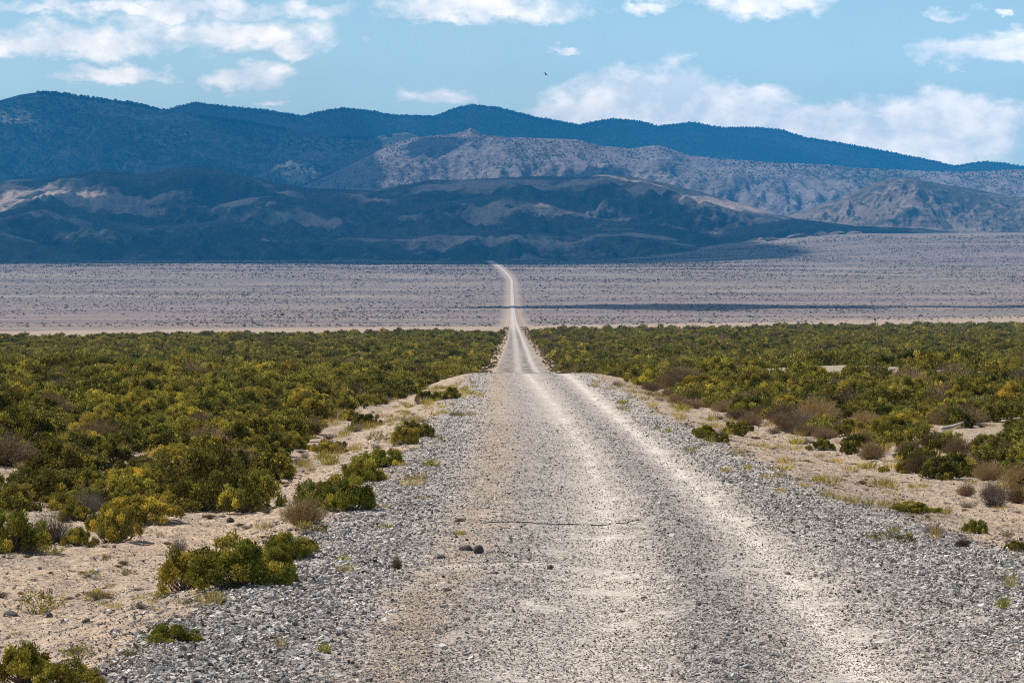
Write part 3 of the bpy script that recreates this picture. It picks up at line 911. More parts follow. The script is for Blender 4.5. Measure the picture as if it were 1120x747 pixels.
def scatter(y0, y1, dens, seed, grow):
    rng = np.random.default_rng(seed)
    w = 0.19
    N = int(dens * w * (y1 ** 2 - y0 ** 2) * 1.02) + int(dens * 12 * (y1 - y0))
    Y = np.sqrt(rng.uniform(y0 ** 2, y1 ** 2, N))
    X = rng.uniform(-1, 1, N) * (w * Y + 6)
    X2 = X + 0.5 * perlin(Y / 5, Y * 0 + 2, 121)
    ok = (X2 < stand_l(Y)) | (X2 > stand_r(Y))
    edge = 790 + 1.8 * X + 25 * fbm(X / 60, X * 0, 3, 91) + 10
    ok &= Y < edge + 70 * fbm(X / 35, Y / 90, 3, 92) - 230 * rng.random(N) ** 3.5
    ok &= ~((np.abs(X - 15) < 6.2) & (np.abs(Y - 132) < 5.5))           # bare sandy berm
    # bare pockets and looser edges
    ok &= fbm(X / 4.0, Y / 9.0, 3, 131) > -0.42
    ok &= ~((Y < 44) & (X < -4) & (X > -7.5) & (Y > 41.2) & (fbm(X, Y, 2, 5) > 0))
    X, Y = X[ok], Y[ok]
    S = np.clip(np.exp(rng.normal(math.log(0.54), 0.38, len(X))), 0.2, 0.95) * grow
    S = S * np.where((X > 0) & (Y > 100), 1.1, 1.0)
    return X, Y, S


# thin out by mutual distance (near stand)
X, Y, S = scatter(34, 230, 1.5, 17, 1.0)
order = np.argsort(Y)
X, Y, S = X[order], Y[order], S[order]
cell = {}
keep = []
for (a, b, r) in TAKEN: cell.setdefault((int(a // 2), int(b // 2)), []).append((a, b, r))
for i in range(len(X)):
    cx, cy = int(X[i] // 2), int(Y[i] // 2)
    bad = False
    for ii in (-1, 0, 1):
        for jj in (-1, 0, 1):
            for (a, b, r) in cell.get((cx + ii, cy + jj), ()):
                if (X[i] - a) ** 2 + (Y[i] - b) ** 2 < (0.86 * (r + S[i])) ** 2: bad = True; break
            if bad: break
        if bad: break
    if not bad:
        keep.append(i); cell.setdefault((cx, cy), []).append((X[i], Y[i], S[i]))
X, Y, S = X[keep], Y[keep], S[keep]
inframe = np.abs(X / Y) < 0.165
size = S / Y
idx = [i for i in np.argsort(-size) if inframe[i]]
N_IND = 230
solo = set(idx[:N_IND])
rng = np.random.default_rng(77)
LB = {('sage', 0): ('olive sagebrush packed into the dense stand left of the road', 'olive sagebrush in the left stand'),
      ('yellow', 0): ('yellow-tipped bush scattered through the dense stand left of the road', 'yellow-tipped bushes in the left stand'),
      ('brown', 0): ('brown leafless shrub scattered through the dense stand left of the road', 'brown shrubs in the left stand'),
      ('sage', 1): ('olive sagebrush in the open scrub right of the sandy ditch', 'olive sagebrush in the right scrub'),
      ('yellow', 1): ('yellow-tipped bush scattered through the scrub right of the sandy ditch', 'yellow-tipped bushes in the right scrub'),
      ('tan', 1): ('straw-coloured dry shrub in the scrub right of the sandy ditch', 'straw-coloured shrubs in the right scrub'),
      ('brown', 1): ('brown dry shrub deep among the green scrub right of the ditch', 'brown shrubs in the right scrub'),
      ('grey', 1): ('grey leafless shrub scattered through the scrub right of the sandy ditch', 'grey shrubs in the right scrub')}
for i in solo:
    q = rng.random()
    side = 0 if X[i] < 0 else 1
    if side == 0:
        k = 'sage' if q < 0.74 else ('yellow' if q < 0.90 else 'brown')
    elif Y[i] < 82:
        k = 'sage' if q < 0.40 else 'yellow' if q < 0.55 else 'tan' if q < 0.70 else 'brown' if q < 0.86 else 'grey'
    else:
        k = 'sage' if q < 0.68 else 'yellow' if q < 0.86 else 'grey' if q < 0.93 else 'brown'
    lab, grp = LB[(k, side)]
    kk = k
    S[i] *= 0.82 if (side == 1 and Y[i] < 90) else 0.92
    hz = S[i] * rng.uniform(0.85, 1.2) * (0.8 if side == 1 and Y[i] < 75 else 1.0)
    plant(kk, float(X[i]), float(Y[i]), float(S[i]) * rng.uniform(.95, 1.2), float(S[i]), float(hz), lab, grp)

rest = np.array([i not in solo for i in range(len(X))])
PX, PY, PS = [X[rest]], [Y[rest]], [S[rest]]
for (a, b, d, g, sd) in ((230, 420, 0.42, 1.1, 19), (420, 800, 0.15, 1.25, 23), (800, 1500, 0.07, 1.5, 29)):
    x, y, s = scatter(a, b, d, sd, g)
    PX.append(x); PY.append(y); PS.append(s)
PX, PY, PS = np.concatenate(PX), np.concatenate(PY), np.concatenate(PS)
print('far sagebrush', len(PX))

# lighter meshes for the mass
FAR_SAGE = [bush_meshes('far_sagebrush', 700 + i, [M_SAGE, M_YELLOW], yellow=(0.05, 0.18, 0.1, 0.5)[i], nclump=34, nleaf=44, leaf=0.13, wid=0.085, lump=0.19)[0] for i in range(4)]
FAR_DRY = [twig_mesh('far_dry_shrub', 720, M_BROWN, n=140, rad=0.014, fuzz=600, fl=0.12)]


def instance_mass(name, meshes, P, S, SZ, V, R, label, cat):
    """one object of kind stuff: copies of the meshes set out by geometry nodes"""
    me = bpy.data.meshes.new(name); me.vertices.add(len(P)); me.vertices.foreach_set('co', np.asarray(P, np.float32).ravel())
    sv = me.attributes.new('scl', 'FLOAT_VECTOR', 'POINT'); sv.data.foreach_set('vector', np.stack([S, S, SZ], -1).astype(np.float32).ravel())
    rv = me.attributes.new('rot', 'FLOAT_VECTOR', 'POINT'); z = np.zeros(len(P)); rv.data.foreach_set('vector', np.stack([z, z, R], -1).astype(np.float32).ravel())
    iv = me.attributes.new('pick', 'INT', 'POINT'); iv.data.foreach_set('value', np.asarray(V, np.int32))
    o = link(name, me)
    g = bpy.data.node_groups.new(name, 'GeometryNodeTree')
    g.interface.new_socket('Geometry', in_out='INPUT', socket_type='NodeSocketGeometry')
    g.interface.new_socket('Geometry', in_out='OUTPUT', socket_type='NodeSocketGeometry')
    N, Lk = g.nodes, g.links
    gi = N.new('NodeGroupInput'); go = N.new('NodeGroupOutput')
    ip = N.new('GeometryNodeInstanceOnPoints'); ip.inputs['Pick Instance'].default_value = True
    jn = N.new('GeometryNodeJoinGeometry')
    srcs = []
    for m in meshes:
        so = bpy.data.objects.new(m.name, m)
        oi = N.new('GeometryNodeObjectInfo'); oi.inputs['Object'].default_value = so; oi.inputs['As Instance'].default_value = True
        srcs.append(oi)
    for oi in reversed(srcs): Lk.new(oi.outputs['Geometry'], jn.inputs[0])
    mp = N.new('GeometryNodeMeshToPoints')
    Lk.new(gi.outputs[0], mp.inputs[0]); Lk.new(mp.outputs[0], ip.inputs['Points']); Lk.new(jn.outputs[0], ip.inputs['Instance'])

    def attr(nm, typ):
        a = N.new('GeometryNodeInputNamedAttribute'); a.data_type = typ; a.inputs['Name'].default_value = nm
        return [s for s in a.outputs if s.name == 'Attribute' and s.enabled][0]
    Lk.new(attr('pick', 'INT'), ip.inputs['Instance Index'])
    Lk.new(attr('rot', 'FLOAT_VECTOR'), ip.inputs['Rotation'])
    Lk.new(attr('scl', 'FLOAT_VECTOR'), ip.inputs['Scale'])
    Lk.new(ip.outputs[0], go.inputs[0])
    md = o.modifiers.new('scatter', 'NODES'); md.node_group = g
    return tag(o, label, cat, kind='stuff')


n = len(PX)
PZ = ground_fine(PX, PY) - 0.04
pick = np.where(rng.random(n) < np.where(PX > 0, 0.10, 0.05), 4, rng.choice(4, n, p=[0.36, 0.27, 0.25, 0.12]))
instance_mass('sagebrush_plain', FAR_SAGE + FAR_DRY, np.stack([PX, PY, PZ], -1), PS * rng.uniform(0.95, 1.25, n), PS * rng.uniform(0.95, 1.45, n),
              pick, rng.uniform(0, 6.28, n), 'olive sagebrush covering the flat plain on both sides of the road', 'sagebrush')

# low grass litter and seedlings on the sandy verges and between the shrubs
nt_ = 5200
Yg = np.sqrt(rng.uniform(20 ** 2, 120 ** 2, nt_)); Xg = rng.uniform(-1, 1, nt_) * (0.18 * Yg + 3)
out = np.maximum(edge_l(Yg) - Xg, Xg - edge_r(Yg))
ok = (out > 0.25) & (fbm(Xg / 1.5, Yg / 3, 2, 141) > 0.02) & (rng.random(nt_) < np.where(Yg > 42, 1, 0.35))
ok |= (out > -0.9) & (out < 0.3) & (rng.random(nt_) < 0.25)
Xg, Yg = Xg[ok], Yg[ok]; m_ = len(Xg)
Sg = rng.uniform(0.05, 0.17, m_) * np.where(Yg > 45, 1.6, 1.0)
instance_mass('dry_grass', [STRAW[0], STRAW[1], SPRIG[0], GREY[0], STRAW[2]], np.stack([Xg, Yg, ground_fine(Xg, Yg)], -1), Sg, Sg * rng.uniform(0.5, 1.1, m_),
              rng.choice(5, m_, p=[0.27, 0.25, 0.13, 0.12, 0.23]), rng.uniform(0, 6.28, m_), 'short dry grass and seedlings sprinkled over the sandy verges', 'grass')

nl = 4200
Yl = np.sqrt(rng.uniform(19 ** 2, 75 ** 2, nl)); Xl = rng.uniform(-1, 1, nl) * (0.18 * Yl + 2)
out = np.maximum(edge_l(Yl) - Xl, Xl - edge_r(Yl))
ok = (out > 0.1) & (fbm(Xl / 0.8, Yl / 1.4, 3, 145) > -0.1); Xl, Yl = Xl[ok], Yl[ok]; m_ = len(Xl)
Sl = np.exp(rng.normal(math.log(0.055), 0.4, m_))
instance_mass('dead_twigs', [GREY[1], BROWN[0], STRAW[1], GREY[2]], np.stack([Xl, Yl, ground_fine(Xl, Yl)], -1), Sl, Sl * rng.uniform(0.25, 0.7, m_),
              rng.choice(4, m_, p=[0.35, 0.25, 0.2, 0.2]), rng.uniform(0, 6.28, m_), 'dead twigs and plant litter lying on the bare sandy verges', 'litter')

# small dry and green growth along the sandy edges of the road beyond the rise
nv = 2600
Yv_ = 150 * (1050 / 150) ** rng.random(nv); sd_ = rng.random(nv) < 0.5
dv = rng.uniform(0.1, 1, nv)
Xv_ = np.where(sd_, edge_l(Yv_) - dv * (edge_l(Yv_) - stand_l(Yv_) + 0.4), edge_r(Yv_) + dv * (stand_r(Yv_) - edge_r(Yv_) + 0.4))
Sv_ = rng.uniform(0.10, 0.30, nv) * (0.5 + 0.7 * dv)
instance_mass('verge_growth', [TAN[0], BROWN[1], FAR_SAGE[0], GREY[1]], np.stack([Xv_, Yv_, ground_fine(Xv_, Yv_) - 0.02], -1), Sv_, Sv_ * 0.8,
              rng.choice(4, nv, p=[0.1, 0.35, 0.3, 0.25]), rng.uniform(0, 6.28, nv), 'small dry and green growth along the sandy road edges beyond the rise', 'undergrowth')

# scrub on the far plain
ns = 210000
Ys_ = np.sqrt(rng.uniform(1020 ** 2, 5200 ** 2, ns)); Xs_ = rng.uniform(-1, 1, ns) * (0.19 * Ys_)
ok = (np.abs(Xs_ - 1 - centre(Ys_)) > 7) & (Ys_ > 1030 + 1.75 * Xs_ + 60 * rng.random(ns)) & (fbm(Xs_ / 150, Ys_ / 170, 4, 151) > -0.35 + 0.6 * rng.random(ns))
Xs_, Ys_ = Xs_[ok], Ys_[ok]; m_ = len(Xs_)
Ss = np.exp(rng.normal(math.log(0.42), 0.4, m_)) * np.interp(Ys_, [1000, 5000], [0.55, 1.35])
FAR_SCRUB = [bush_meshes('plain_scrub', 740 + i, [M_SCRUB, M_SCRUB], nclump=12, nleaf=14, leaf=0.35, wid=0.2, lump=0.3)[0] for i in range(2)]
instance_mass('desert_scrub', FAR_SCRUB, np.stack([Xs_, Ys_, ground_fine(Xs_, Ys_) - 0.05], -1), Ss, Ss * 0.75, rng.integers(0, 2, m_), rng.uniform(0, 6.28, m_),
              'low grey scrub dotting the far pale plain below the mountains', 'scrub')

# ------------------------------------------------------------------ mountains
MTS = {}


def mountain(name, ridge, Yf, Yr, Yb, mat, spur=0.3, sx=420, seed=0, u0=-0.2, u1=0.2, shape=1.25, base_drop=12, cols=760, rows=230, rough=1.0, vary=0.0):
    rx = np.array([p[0] for p in ridge], float); ry = np.array([p[1] for p in ridge], float)
    us = np.linspace(u0, u1, cols)
    tv = np.concatenate([np.linspace(0, 1, rows), 1 + np.linspace(0, 1, 26)[1:]])
    U, T = np.meshgrid(us, tv)
    ridge_y = np.interp(us * F + CX, rx, ry) - 1.1 * fbm(us * 60, us * 0, 4, seed + 7) * rough
    el = (EYE - ridge_y) / F
    Yrr = Yr * (1 + vary * fbm(us * 9, us * 0 + 1, 2, seed + 3))       # the ridge wanders in depth
    Yv = np.where(T <= 1, Yf + (Yrr[None] - Yf) * np.minimum(T, 1), Yrr[None] + (Yb - Yr) * (T - 1))
    Xv = U * Yv
    zb = ground_smooth(Xv, Yv) - base_drop
    zr = np.broadcast_to(el * Yrr, U.shape)
    wx = Xv + 0.35 * sx * fbm(Xv / sx / 1.5, Yv / sx / 1.5, 2, seed + 11)
    wy = Yv + 0.35 * sx * fbm(Xv / sx / 1.5 + 9, Yv / sx / 1.5, 2, seed + 13)
    n = ridged(wx / sx, wy / (sx * 2.1), 6, seed + 17) - 0.55 + 0.28 * (ridged(wx / (sx * 0.36), wy / (sx * 1.3), 4, seed + 23) - 0.6)
    n2 = 0.5 - 1.1 * np.abs(fbm((wx + Xv) / 150, (wy + Yv) / 420, 4, seed + 19)) * 2
    tt = np.minimum(T, 1)
    sh = tt ** shape
    env = np.sin(PI * np.clip(tt, 0, 1) ** 0.8)
    front = zb + (zr - zb) * (sh + spur * n * env) + env * n2 * 20 * rough
    # keep the slope below the line of sight to the ridge so that the skyline stays where it is
    lim = Yv * el[None] * (0.955 + 0.045 * tt)
    ov = front - lim
    b = 25 * (1 - tt) + 1e-3
    front = np.where(T < 1, np.where(ov > -b, lim - b * np.exp(-np.clip(ov + b, 0, 400) / 60), front), zr)
    front = np.where(tt < 1, lerp(front, np.minimum(front, lim), 1), front)
    back = zr - (zr - zb) * ((T - 1) ** 1.2) + 0 * n
    Z = np.where(T <= 1, front, back)
    me = mesh_np(name, np.stack([Xv, Yv, Z], -1).reshape(-1, 3), grid_faces(*U.shape), [mat], True)
    o = tag(link(name, me), kind='structure')
    MTS[name + str(seed)] = (U, Yv, Z, T)
    return o


M_FOREST = mountain_material('forested_slope', (0.11, 0.10, 0.09), (0.16, 0.145, 0.13), (0.030, 0.038, 0.026), 0.66, 1)
M_FORESTL = mountain_material('wooded_slope', (0.13, 0.12, 0.105), (0.24, 0.215, 0.195), (0.034, 0.042, 0.03), 0.62, 1, 0.2)
M_BARE = mountain_material('bare_slope', (0.145, 0.122, 0.118), (0.21, 0.172, 0.162), (0.06, 0.055, 0.048), 0.38, 1, 0.35)
M_FOOT = mountain_material('foothill_slope', (0.062, 0.058, 0.054), (0.10, 0.085, 0.075), (0.028, 0.031, 0.028), 0.5, 1, 0.25, (0.32, 0.25, 0.20))
M_FOOTR = mountain_material('right_hill_slope', (0.14, 0.11, 0.095), (0.20, 0.155, 0.13), (0.05, 0.046, 0.038), 0.46, 1, 0.4)

RA = [(-200, 150), (60, 135), (150, 124), (183, 120), (215, 112), (250, 117), (290, 120), (330, 127), (352, 122), (375, 118), (405, 122), (430, 126), (475, 127), (500, 118), (515, 115), (545, 118),
      (590, 129), (635, 137), (655, 132), (672, 130), (700, 133), (720, 138), (740, 136), (757, 134), (775, 137), (790, 140), (830, 140), (852, 142), (880, 150), (920, 157), (960, 164), (1000, 172),
      (1020, 176), (1045, 182), (1062, 179), (1078, 177), (1100, 179), (1125, 183), (1200, 195), (1320, 205)]
RB = [(-220, 140), (-80, 119), (0, 110), (22, 104), (45, 101), (68, 103), (90, 106), (140, 112), (180, 120), (225, 128), (280, 135), (330, 144), (370, 150), (405, 151), (430, 147), (445, 145), (460, 150),
      (500, 172), (560, 205), (640, 240), (1400, 300)]
RC = [(-200, 300), (300, 235), (330, 205), (360, 192), (400, 172), (425, 160), (450, 151), (480, 148), (500, 146), (515, 140), (528, 147), (560, 151), (600, 152), (632, 153), (660, 160), (690, 163), (720, 159),
      (755, 170), (800, 175), (850, 178), (900, 180), (950, 184), (1000, 187), (1050, 188), (1120, 186), (1200, 190), (1320, 200)]
RD = [(-200, 205), (-60, 200), (0, 197), (40, 196), (80, 190), (120, 185), (150, 191), (180, 186), (215, 182), (240, 186), (260, 190), (300, 200), (340, 206), (400, 208), (440, 203), (470, 197), (500, 197), (540, 195),
      (600, 193), (630, 194), (662, 191), (700, 195), (730, 201), (760, 209), (800, 220), (850, 234), (900, 247), (960, 262), (1400, 300)]
RE = [(-300, 330), (600, 300), (760, 262), (800, 250), (850, 240), (885, 229), (915, 218), (940, 207), (960, 199), (975, 195), (1000, 196), (1020, 200), (1060, 206), (1090, 212), (1120, 216), (1200, 225), (1320, 240)]
RG = [(-200, 245), (-40, 238), (0, 232), (25, 226), (50, 221), (78, 227), (120, 240), (160, 247), (210, 244), (250, 240), (290, 247), (350, 254), (420, 256), (470, 252), (520, 246), (545, 243), (580, 248), (615, 253), (650, 249), (690, 248),
      (730, 254), (770, 262), (820, 275), (1400, 320)]
RF = [(-300, 330), (640, 300), (740, 274), (785, 258), (830, 245), (868, 239), (900, 243), (935, 247), (1000, 250), (1040, 253), (1080, 262), (1130, 276), (1300, 310)]
RL = [(-200, 250), (-40, 252), (0, 255), (20, 259), (45, 267), (70, 274), (110, 284), (160, 300), (1400, 330)]
mountain('mountain', RA, 12300, 15000, 16200, M_FOREST, 0.30, 700, 1, vary=0.02)
mountain('mountain', RB, 9000, 11600, 12600, M_FORESTL, 0.34, 620, 2, vary=0.03)
mountain('mountain', RC, 7900, 9900, 10900, M_BARE, 0.34, 460, 3, vary=0.04, rough=1.7)
mountain('hill', RD, 5700, 7300, 8300, M_FOOT, 0.50, 330, 4, shape=1.1, vary=0.05)
RH = [(-200, 300), (100, 275), (200, 246), (240, 224), (270, 217), (300, 215), (360, 224), (420, 233), (450, 228), (480, 221), (530, 216), (560, 213), (590, 219), (640, 232), (680, 236), (720, 234), (760, 243), (800, 256), (900, 280), (1400, 320)]
mountain('hill', RH, 5500, 6600, 7200, M_FOOT, 0.55, 240, 9, shape=1.0, vary=0.02)
mountain('hill', RE, 6500, 7600, 8600, M_FOOTR, 0.50, 300, 5, shape=1.1, u0=-0.02)
mountain('hill', RG, 5000, 6100, 6700, M_FOOT, 0.50, 230, 6, shape=1.0, vary=0.01)
mountain('hill', RF, 5450, 6000, 6500, M_FOOT, 0.3, 210, 7, shape=1.0, u0=-0.02)
mountain('hill', RL, 4450, 5000, 5500, M_FOOT, 0.3, 210, 8, shape=1.0, u1=-0.08, cols=260)


def forest(key, n, seed, dens_fn, label, s0, s1):
    """junipers on a mountain as one mass: small ragged crowns"""
    rng = np.random.default_rng(seed)
    U, Yv, Z, T = MTS[key]
    nr, nc = U.shape
    w = rng.integers(0, nr - 26, n); c = rng.integers(1, nc - 1, n)
    if key != 'mountain3': w[: n // 5] = nr - 26 - rng.integers(0, 5, n // 5)
    x = U[w, c] * Yv[w, c] + rng.uniform(-4, 4, n); y = Yv[w, c] + rng.uniform(-5, 5, n); z = Z[w, c]
    # stay out of places hidden or under the plain
    k = rng.random(n) < dens_fn(x, y, z, T[w, c])
    x, y, z = x[k], y[k], z[k]
    m = len(x)
    s = rng.uniform(s0, s1, m)
    return np.stack([x, y, z], -1), s, m


CROWN = [bush_meshes('juniper', 760 + i, [M_TREE, M_TREE], nclump=16, nleaf=12, leaf=0.42, wid=0.3, lump=0.3, h=1.2)[0] for i in range(3)]
rngf = np.random.default_rng(5)
for (key, n, sd, fn, lab, s0, s1) in (
        ('mountain1', 26000, 1, lambda x, y, z, t: np.maximum(sstep(-0.25, 0.2, fbm(x / 260, y / 500, 3, 163)), sstep(0.9, 1, t)), 'dark trees covering the highest mountain ridge', 1.8, 4.0),
        ('mountain2', 30000, 2, lambda x, y, z, t: 0.9 * sstep(-0.25, 0.25, fbm(x / 300, y / 400, 3, 161)), 'dark trees covering the mountain on the left', 3.0, 5.5),
        ('mountain3', 60000, 3, lambda x, y, z, t: 0.06 + 0.6 * sstep(-0.05, 0.4, fbm(x / 220, y / 330, 4, 171) + 0.25 * (t > 0.7)), 'dark trees dotting the bare sunlit mountain', 1.1, 2.4)):
    P, s, m = forest(key, n, sd, fn, lab, s0, s1)
    instance_mass('forest', CROWN, P, s, s * 1.1, rngf.integers(0, 3, m), rngf.uniform(0, 6.28, m), lab, 'forest')

# pale rock knobs where the plain meets the hills
for i, (x, y, w, h) in enumerate(((560, 266, 22, 7), (588, 262, 26, 8), (612, 261, 20, 9), (630, 263, 22, 7), (548, 268, 14, 5), (650, 265, 18, 5))):
    Yk = 5250.0 + 40 * i; X = (x + 285 - CX) / F * Yk
    zz = (EYE - (y + 3)) / F * Yk
    o = link('rock_outcrop', boulder(1.0, 40 + i, M_FOOTR, 3), None, (X, Yk, float(ground_smooth(X, Yk))), i * 1.3, (w / 2 / F * Yk, w / 2 / F * Yk, 0.6 * h / F * Yk))
    tag(o, 'low brown rock knob in the cluster at the foot of the dark right hill', 'rock outcrop', 'rock knobs at the foot of the right hill')

# ------------------------------------------------------------------ light
SUN_EL = math.radians(52)
SUN_AZ = math.radians(-62)       # from +Y (straight ahead) turning towards -X (left)
sdir = np.array([math.sin(SUN_AZ) * math.cos(SUN_EL), math.cos(SUN_AZ) * math.cos(SUN_EL), math.sin(SUN_EL)])
ld = bpy.data.lights.new('sun', 'SUN'); ld.energy = 5.0; ld.angle = math.radians(0.53); ld.color = (1.0, 0.935, 0.85)
lo = bpy.data.objects.new('sun', ld); COL.objects.link(lo)
from mathutils import Vector
lo.rotation_euler = Vector(sdir).to_track_quat('Z', 'Y').to_euler()
lo.location = (-60, 20, 80)


# clouds overhead, out of the picture, whose shadows lie on the hills
def cloud(fn, zg, x0, x1, y0, y1, step, H, seed):
    """fn(X, Y) > 0 where the cloud's shadow falls on ground of height zg"""
    xs = np.arange(x0, x1, step); ys = np.arange(y0, y1, step)
    Xg, Yg_ = np.meshgrid(xs, ys)
    m = np.clip(fn(Xg, Yg_), 0, 1)
    sh = sdir * (H - zg) / sdir[2]
    Xc, Yc = Xg + sh[0], Yg_ + sh[1]
    r = np.sqrt(m)
    lump = 0.7 + 0.6 * fbm(Xg / 300, Yg_ / 300, 4, seed)
    top = H + step * 4.5 * r * lump; bot = H - step * 0.7 * r * (0.8 + 0.6 * fbm(Xg / 200, Yg_ / 200, 3, seed + 5))
    i = np.arange(m.size).reshape(m.shape)
    on = (m[:-1, :-1] > 0) | (m[:-1, 1:] > 0) | (m[1:, 1:] > 0) | (m[1:, :-1] > 0)
    q = np.stack([i[:-1, :-1], i[:-1, 1:], i[1:, 1:], i[1:, :-1]], -1)[on]
    v = np.concatenate([np.stack([Xc, Yc, top], -1).reshape(-1, 3), np.stack([Xc, Yc, bot - 1], -1).reshape(-1, 3)])
    f = np.concatenate([q, q[:, ::-1] + m.size])
    used = np.unique(f); mp = np.zeros(len(v), int); mp[used] = np.arange(len(used))
    me = mesh_np('cloud', v[used], mp[f], [M_CLOUD], True)
    return tag(link('cloud', me), kind='structure')


mc, nt = new_mat('cloud')
d = nt.n('ShaderNodeBsdfDiffuse'); d.inputs['Color'].default_value = (0.9, 0.9, 0.9, 1)
t_ = nt.n('ShaderNodeBsdfTranslucent'); t_.inputs['Color'].default_value = (0.9, 0.9, 0.9, 1)
mx = nt.n('ShaderNodeMixShader'); mx.inputs[0].default_value = 0.35
nt.t.links.new(d.outputs[0], mx.inputs[1]); nt.t.links.new(t_.outputs[0], mx.inputs[2])
tr_ = nt.n('ShaderNodeBsdfTransparent'); m2 = nt.n('ShaderNodeMixShader'); m2.inputs[0].default_value = 0.26
nt.t.links.new(mx.outputs[0], m2.inputs[1]); nt.t.links.new(tr_.outputs[0], m2.inputs[2])
oo = nt.n('ShaderNodeOutputMaterial'); nt.t.links.new(m2.outputs[0], oo.inputs[0])
M_CLOUD = mc


def pxu(X, Y): return X / Y * F + CX


def shade_hills(X, Y):
    u = pxu(X, Y)
    n = fbm(X / 420, Y / 420, 4, 201)
    m = np.minimum(np.minimum((Y - 4250 + 0.55 * np.clip(u - 560, 0, 400) * -1.0) / 300, (8150 - Y) / 400), (800 - 0.03 * np.clip(Y - 5000, 0, 3000) - u) / 60) + 0.9 * n

    def hole(hx, hy, ru, ry):
        return 1.7 * np.exp(-((u - hx) / ru) ** 2 - ((Y - hy) / ry) ** 2)
    m = m.clip(-2, 1.0) - 1.3 * hole(20, 6700, 50, 420) - 1.3 * hole(640, 6380, 80, 130) - hole(530, 6360, 50, 110) - hole(420, 6900, 35, 200) - hole(330, 7050, 30, 140) - hole(75, 5450, 60, 230) - hole(115, 6750, 40, 200) - hole(270, 5650, 30, 150) - hole(700, 7500, 40, 300)
    return m


def shade_left(X, Y):
    u = pxu(X, Y)
    n = fbm(X / 500, Y / 500, 4, 211)
    return np.minimum((Y - 9300) / 400, (405 + (Y - 10000) * 0.03 - u) / 70).clip(-2, 1) + 0.55 * n - 1.6 * np.exp(-((u - 320) / 40) ** 2 - ((Y - 10700) / 420) ** 2) - 1.5 * np.exp(-((u - 55) / 40) ** 2 - ((Y - 11100) / 300) ** 2)


def shade_back(X, Y):
    n = fbm(X / 600, Y / 600, 4, 221)
    return ((Y - 12700) / 500).clip(-2, 1) + 0.4 * n


def shade_low(X, Y):
    u = pxu(X, Y)
    n = fbm(X / 260, Y / 260, 4, 231)
    return 1.1 - np.sqrt(((u - 900) / 130) ** 2 + ((Y - 5850) / 330) ** 2) + 0.25 * n


def shade_mid(X, Y):
    u = pxu(X, Y)
    n = fbm(X / 260, Y / 260, 4, 235)
    return np.maximum(0.9 - np.sqrt(((u - 640) / 60) ** 2 + ((Y - 9150) / 260) ** 2), 0.9 - np.sqrt(((u - 500) / 42) ** 2 + ((Y - 9750) / 120) ** 2)) + 0.5 * n


def shade_streak(X, Y):
    n = fbm(X / 90, Y / 60, 4, 241)
    c = 1930 + 0.12 * X
    w = 28 + 85 * np.clip((X + 60) / 160, 0, 1) * (0.75 + 0.6 * fbm(X / 120, X * 0, 2, 245))
    return 0.75 * (1 - np.abs(Y - c) / w).clip(-2, 1) + 0.7 * n + 1.3 * fbm(X / 130, Y / 700, 3, 247) - sstep(-20, -190, X) * 0.75 - sstep(170, 330, X) * 0.9


cloud(shade_hills, 190, -1800, 700, 3900, 8700, 28, 2800, 1)
cloud(shade_left, 480, -2900, 100, 8900, 12700, 40, 3000, 2)
cloud(shade_back, 700, -3500, 3500, 12300, 17500, 60, 3300, 3)
cloud(shade_low, 130, 200, 1200, 5200, 6500, 22, 2600, 4)
cloud(shade_mid, 400, -400, 700, 8600, 10100, 24, 2900, 6)
cloud(shade_streak, 3, -420, 620, 1750, 2150, 9, 1500, 5)

# ------------------------------------------------------------------ air
ZT = max(float(v[2].max()) for v in MTS.values()) + 30
bx = np.array([[x, y, z] for z in (-8.0, ZT) for y in (-150, 16800) for x in (-5900, 5900)], float)
bf = np.array([[0, 2, 3, 1], [4, 5, 7, 6], [0, 1, 5, 4], [2, 6, 7, 3], [0, 4, 6, 2], [1, 3, 7, 5]])
mh, nt = new_mat('haze')
pv = nt.n('ShaderNodeVolumePrincipled'); pv.inputs['Color'].default_value = (0.045, 0.44, 0.95, 1); pv.inputs['Density'].default_value = 5.2e-5
pv.inputs['Anisotropy'].default_value = 0.0
oh = nt.n('ShaderNodeOutputMaterial'); nt.t.links.new(pv.outputs[0], oh.inputs['Volume'])
hz = link('haze', mesh_np('haze', bx, bf, [mh]))
tag(hz, 'pale blue haze between the road and the mountains', 'haze', kind='stuff')

# ------------------------------------------------------------------ sky
W = bpy.data.worlds.new('World'); SC.world = W; W.use_nodes = True
nt = NT(W.node_tree)
sky = nt.n('ShaderNodeTexSky'); sky.sky_type = 'NISHITA'; sky.sun_disc = False
sky.sun_elevation = SUN_EL; sky.sun_rotation = SUN_AZ
sky.altitude = 1600; sky.air_density = 1.0; sky.dust_density = 2.5; sky.ozone_density = 1.5
g = nt.n('ShaderNodeTexCoord').outputs['Generated']
sep = nt.n('ShaderNodeSeparateXYZ'); nt.put(sep.inputs[0], g)
az = nt.math('ARCTAN2', sep.outputs[0], sep.outputs[1])
el = nt.math('ARCSINE', sep.outputs[2])
PXs = nt.math('MULTIPLY', az, F / 100.0)                 # hundreds of photo pixels, as an angle
PYs = nt.math('MULTIPLY', el, F / 100.0)
cv = nt.n('ShaderNodeCombineXYZ'); nt.put(cv.inputs[0], PXs); nt.put(cv.inputs[1], nt.math('MULTIPLY', PYs, 1.9)); cv.inputs[2].default_value = 3.7
big = nt.noise(cv.outputs[0], 0.75, 7, 0.60, 0.25)
off = nt.n('ShaderNodeVectorMath', operation='ADD'); nt.put(off.inputs[0], cv.outputs[0]); off.inputs[1].default_value = (-0.12, 0.16, 0)
big2 = nt.noise(off.outputs[0], 0.75, 7, 0.60, 0.25)
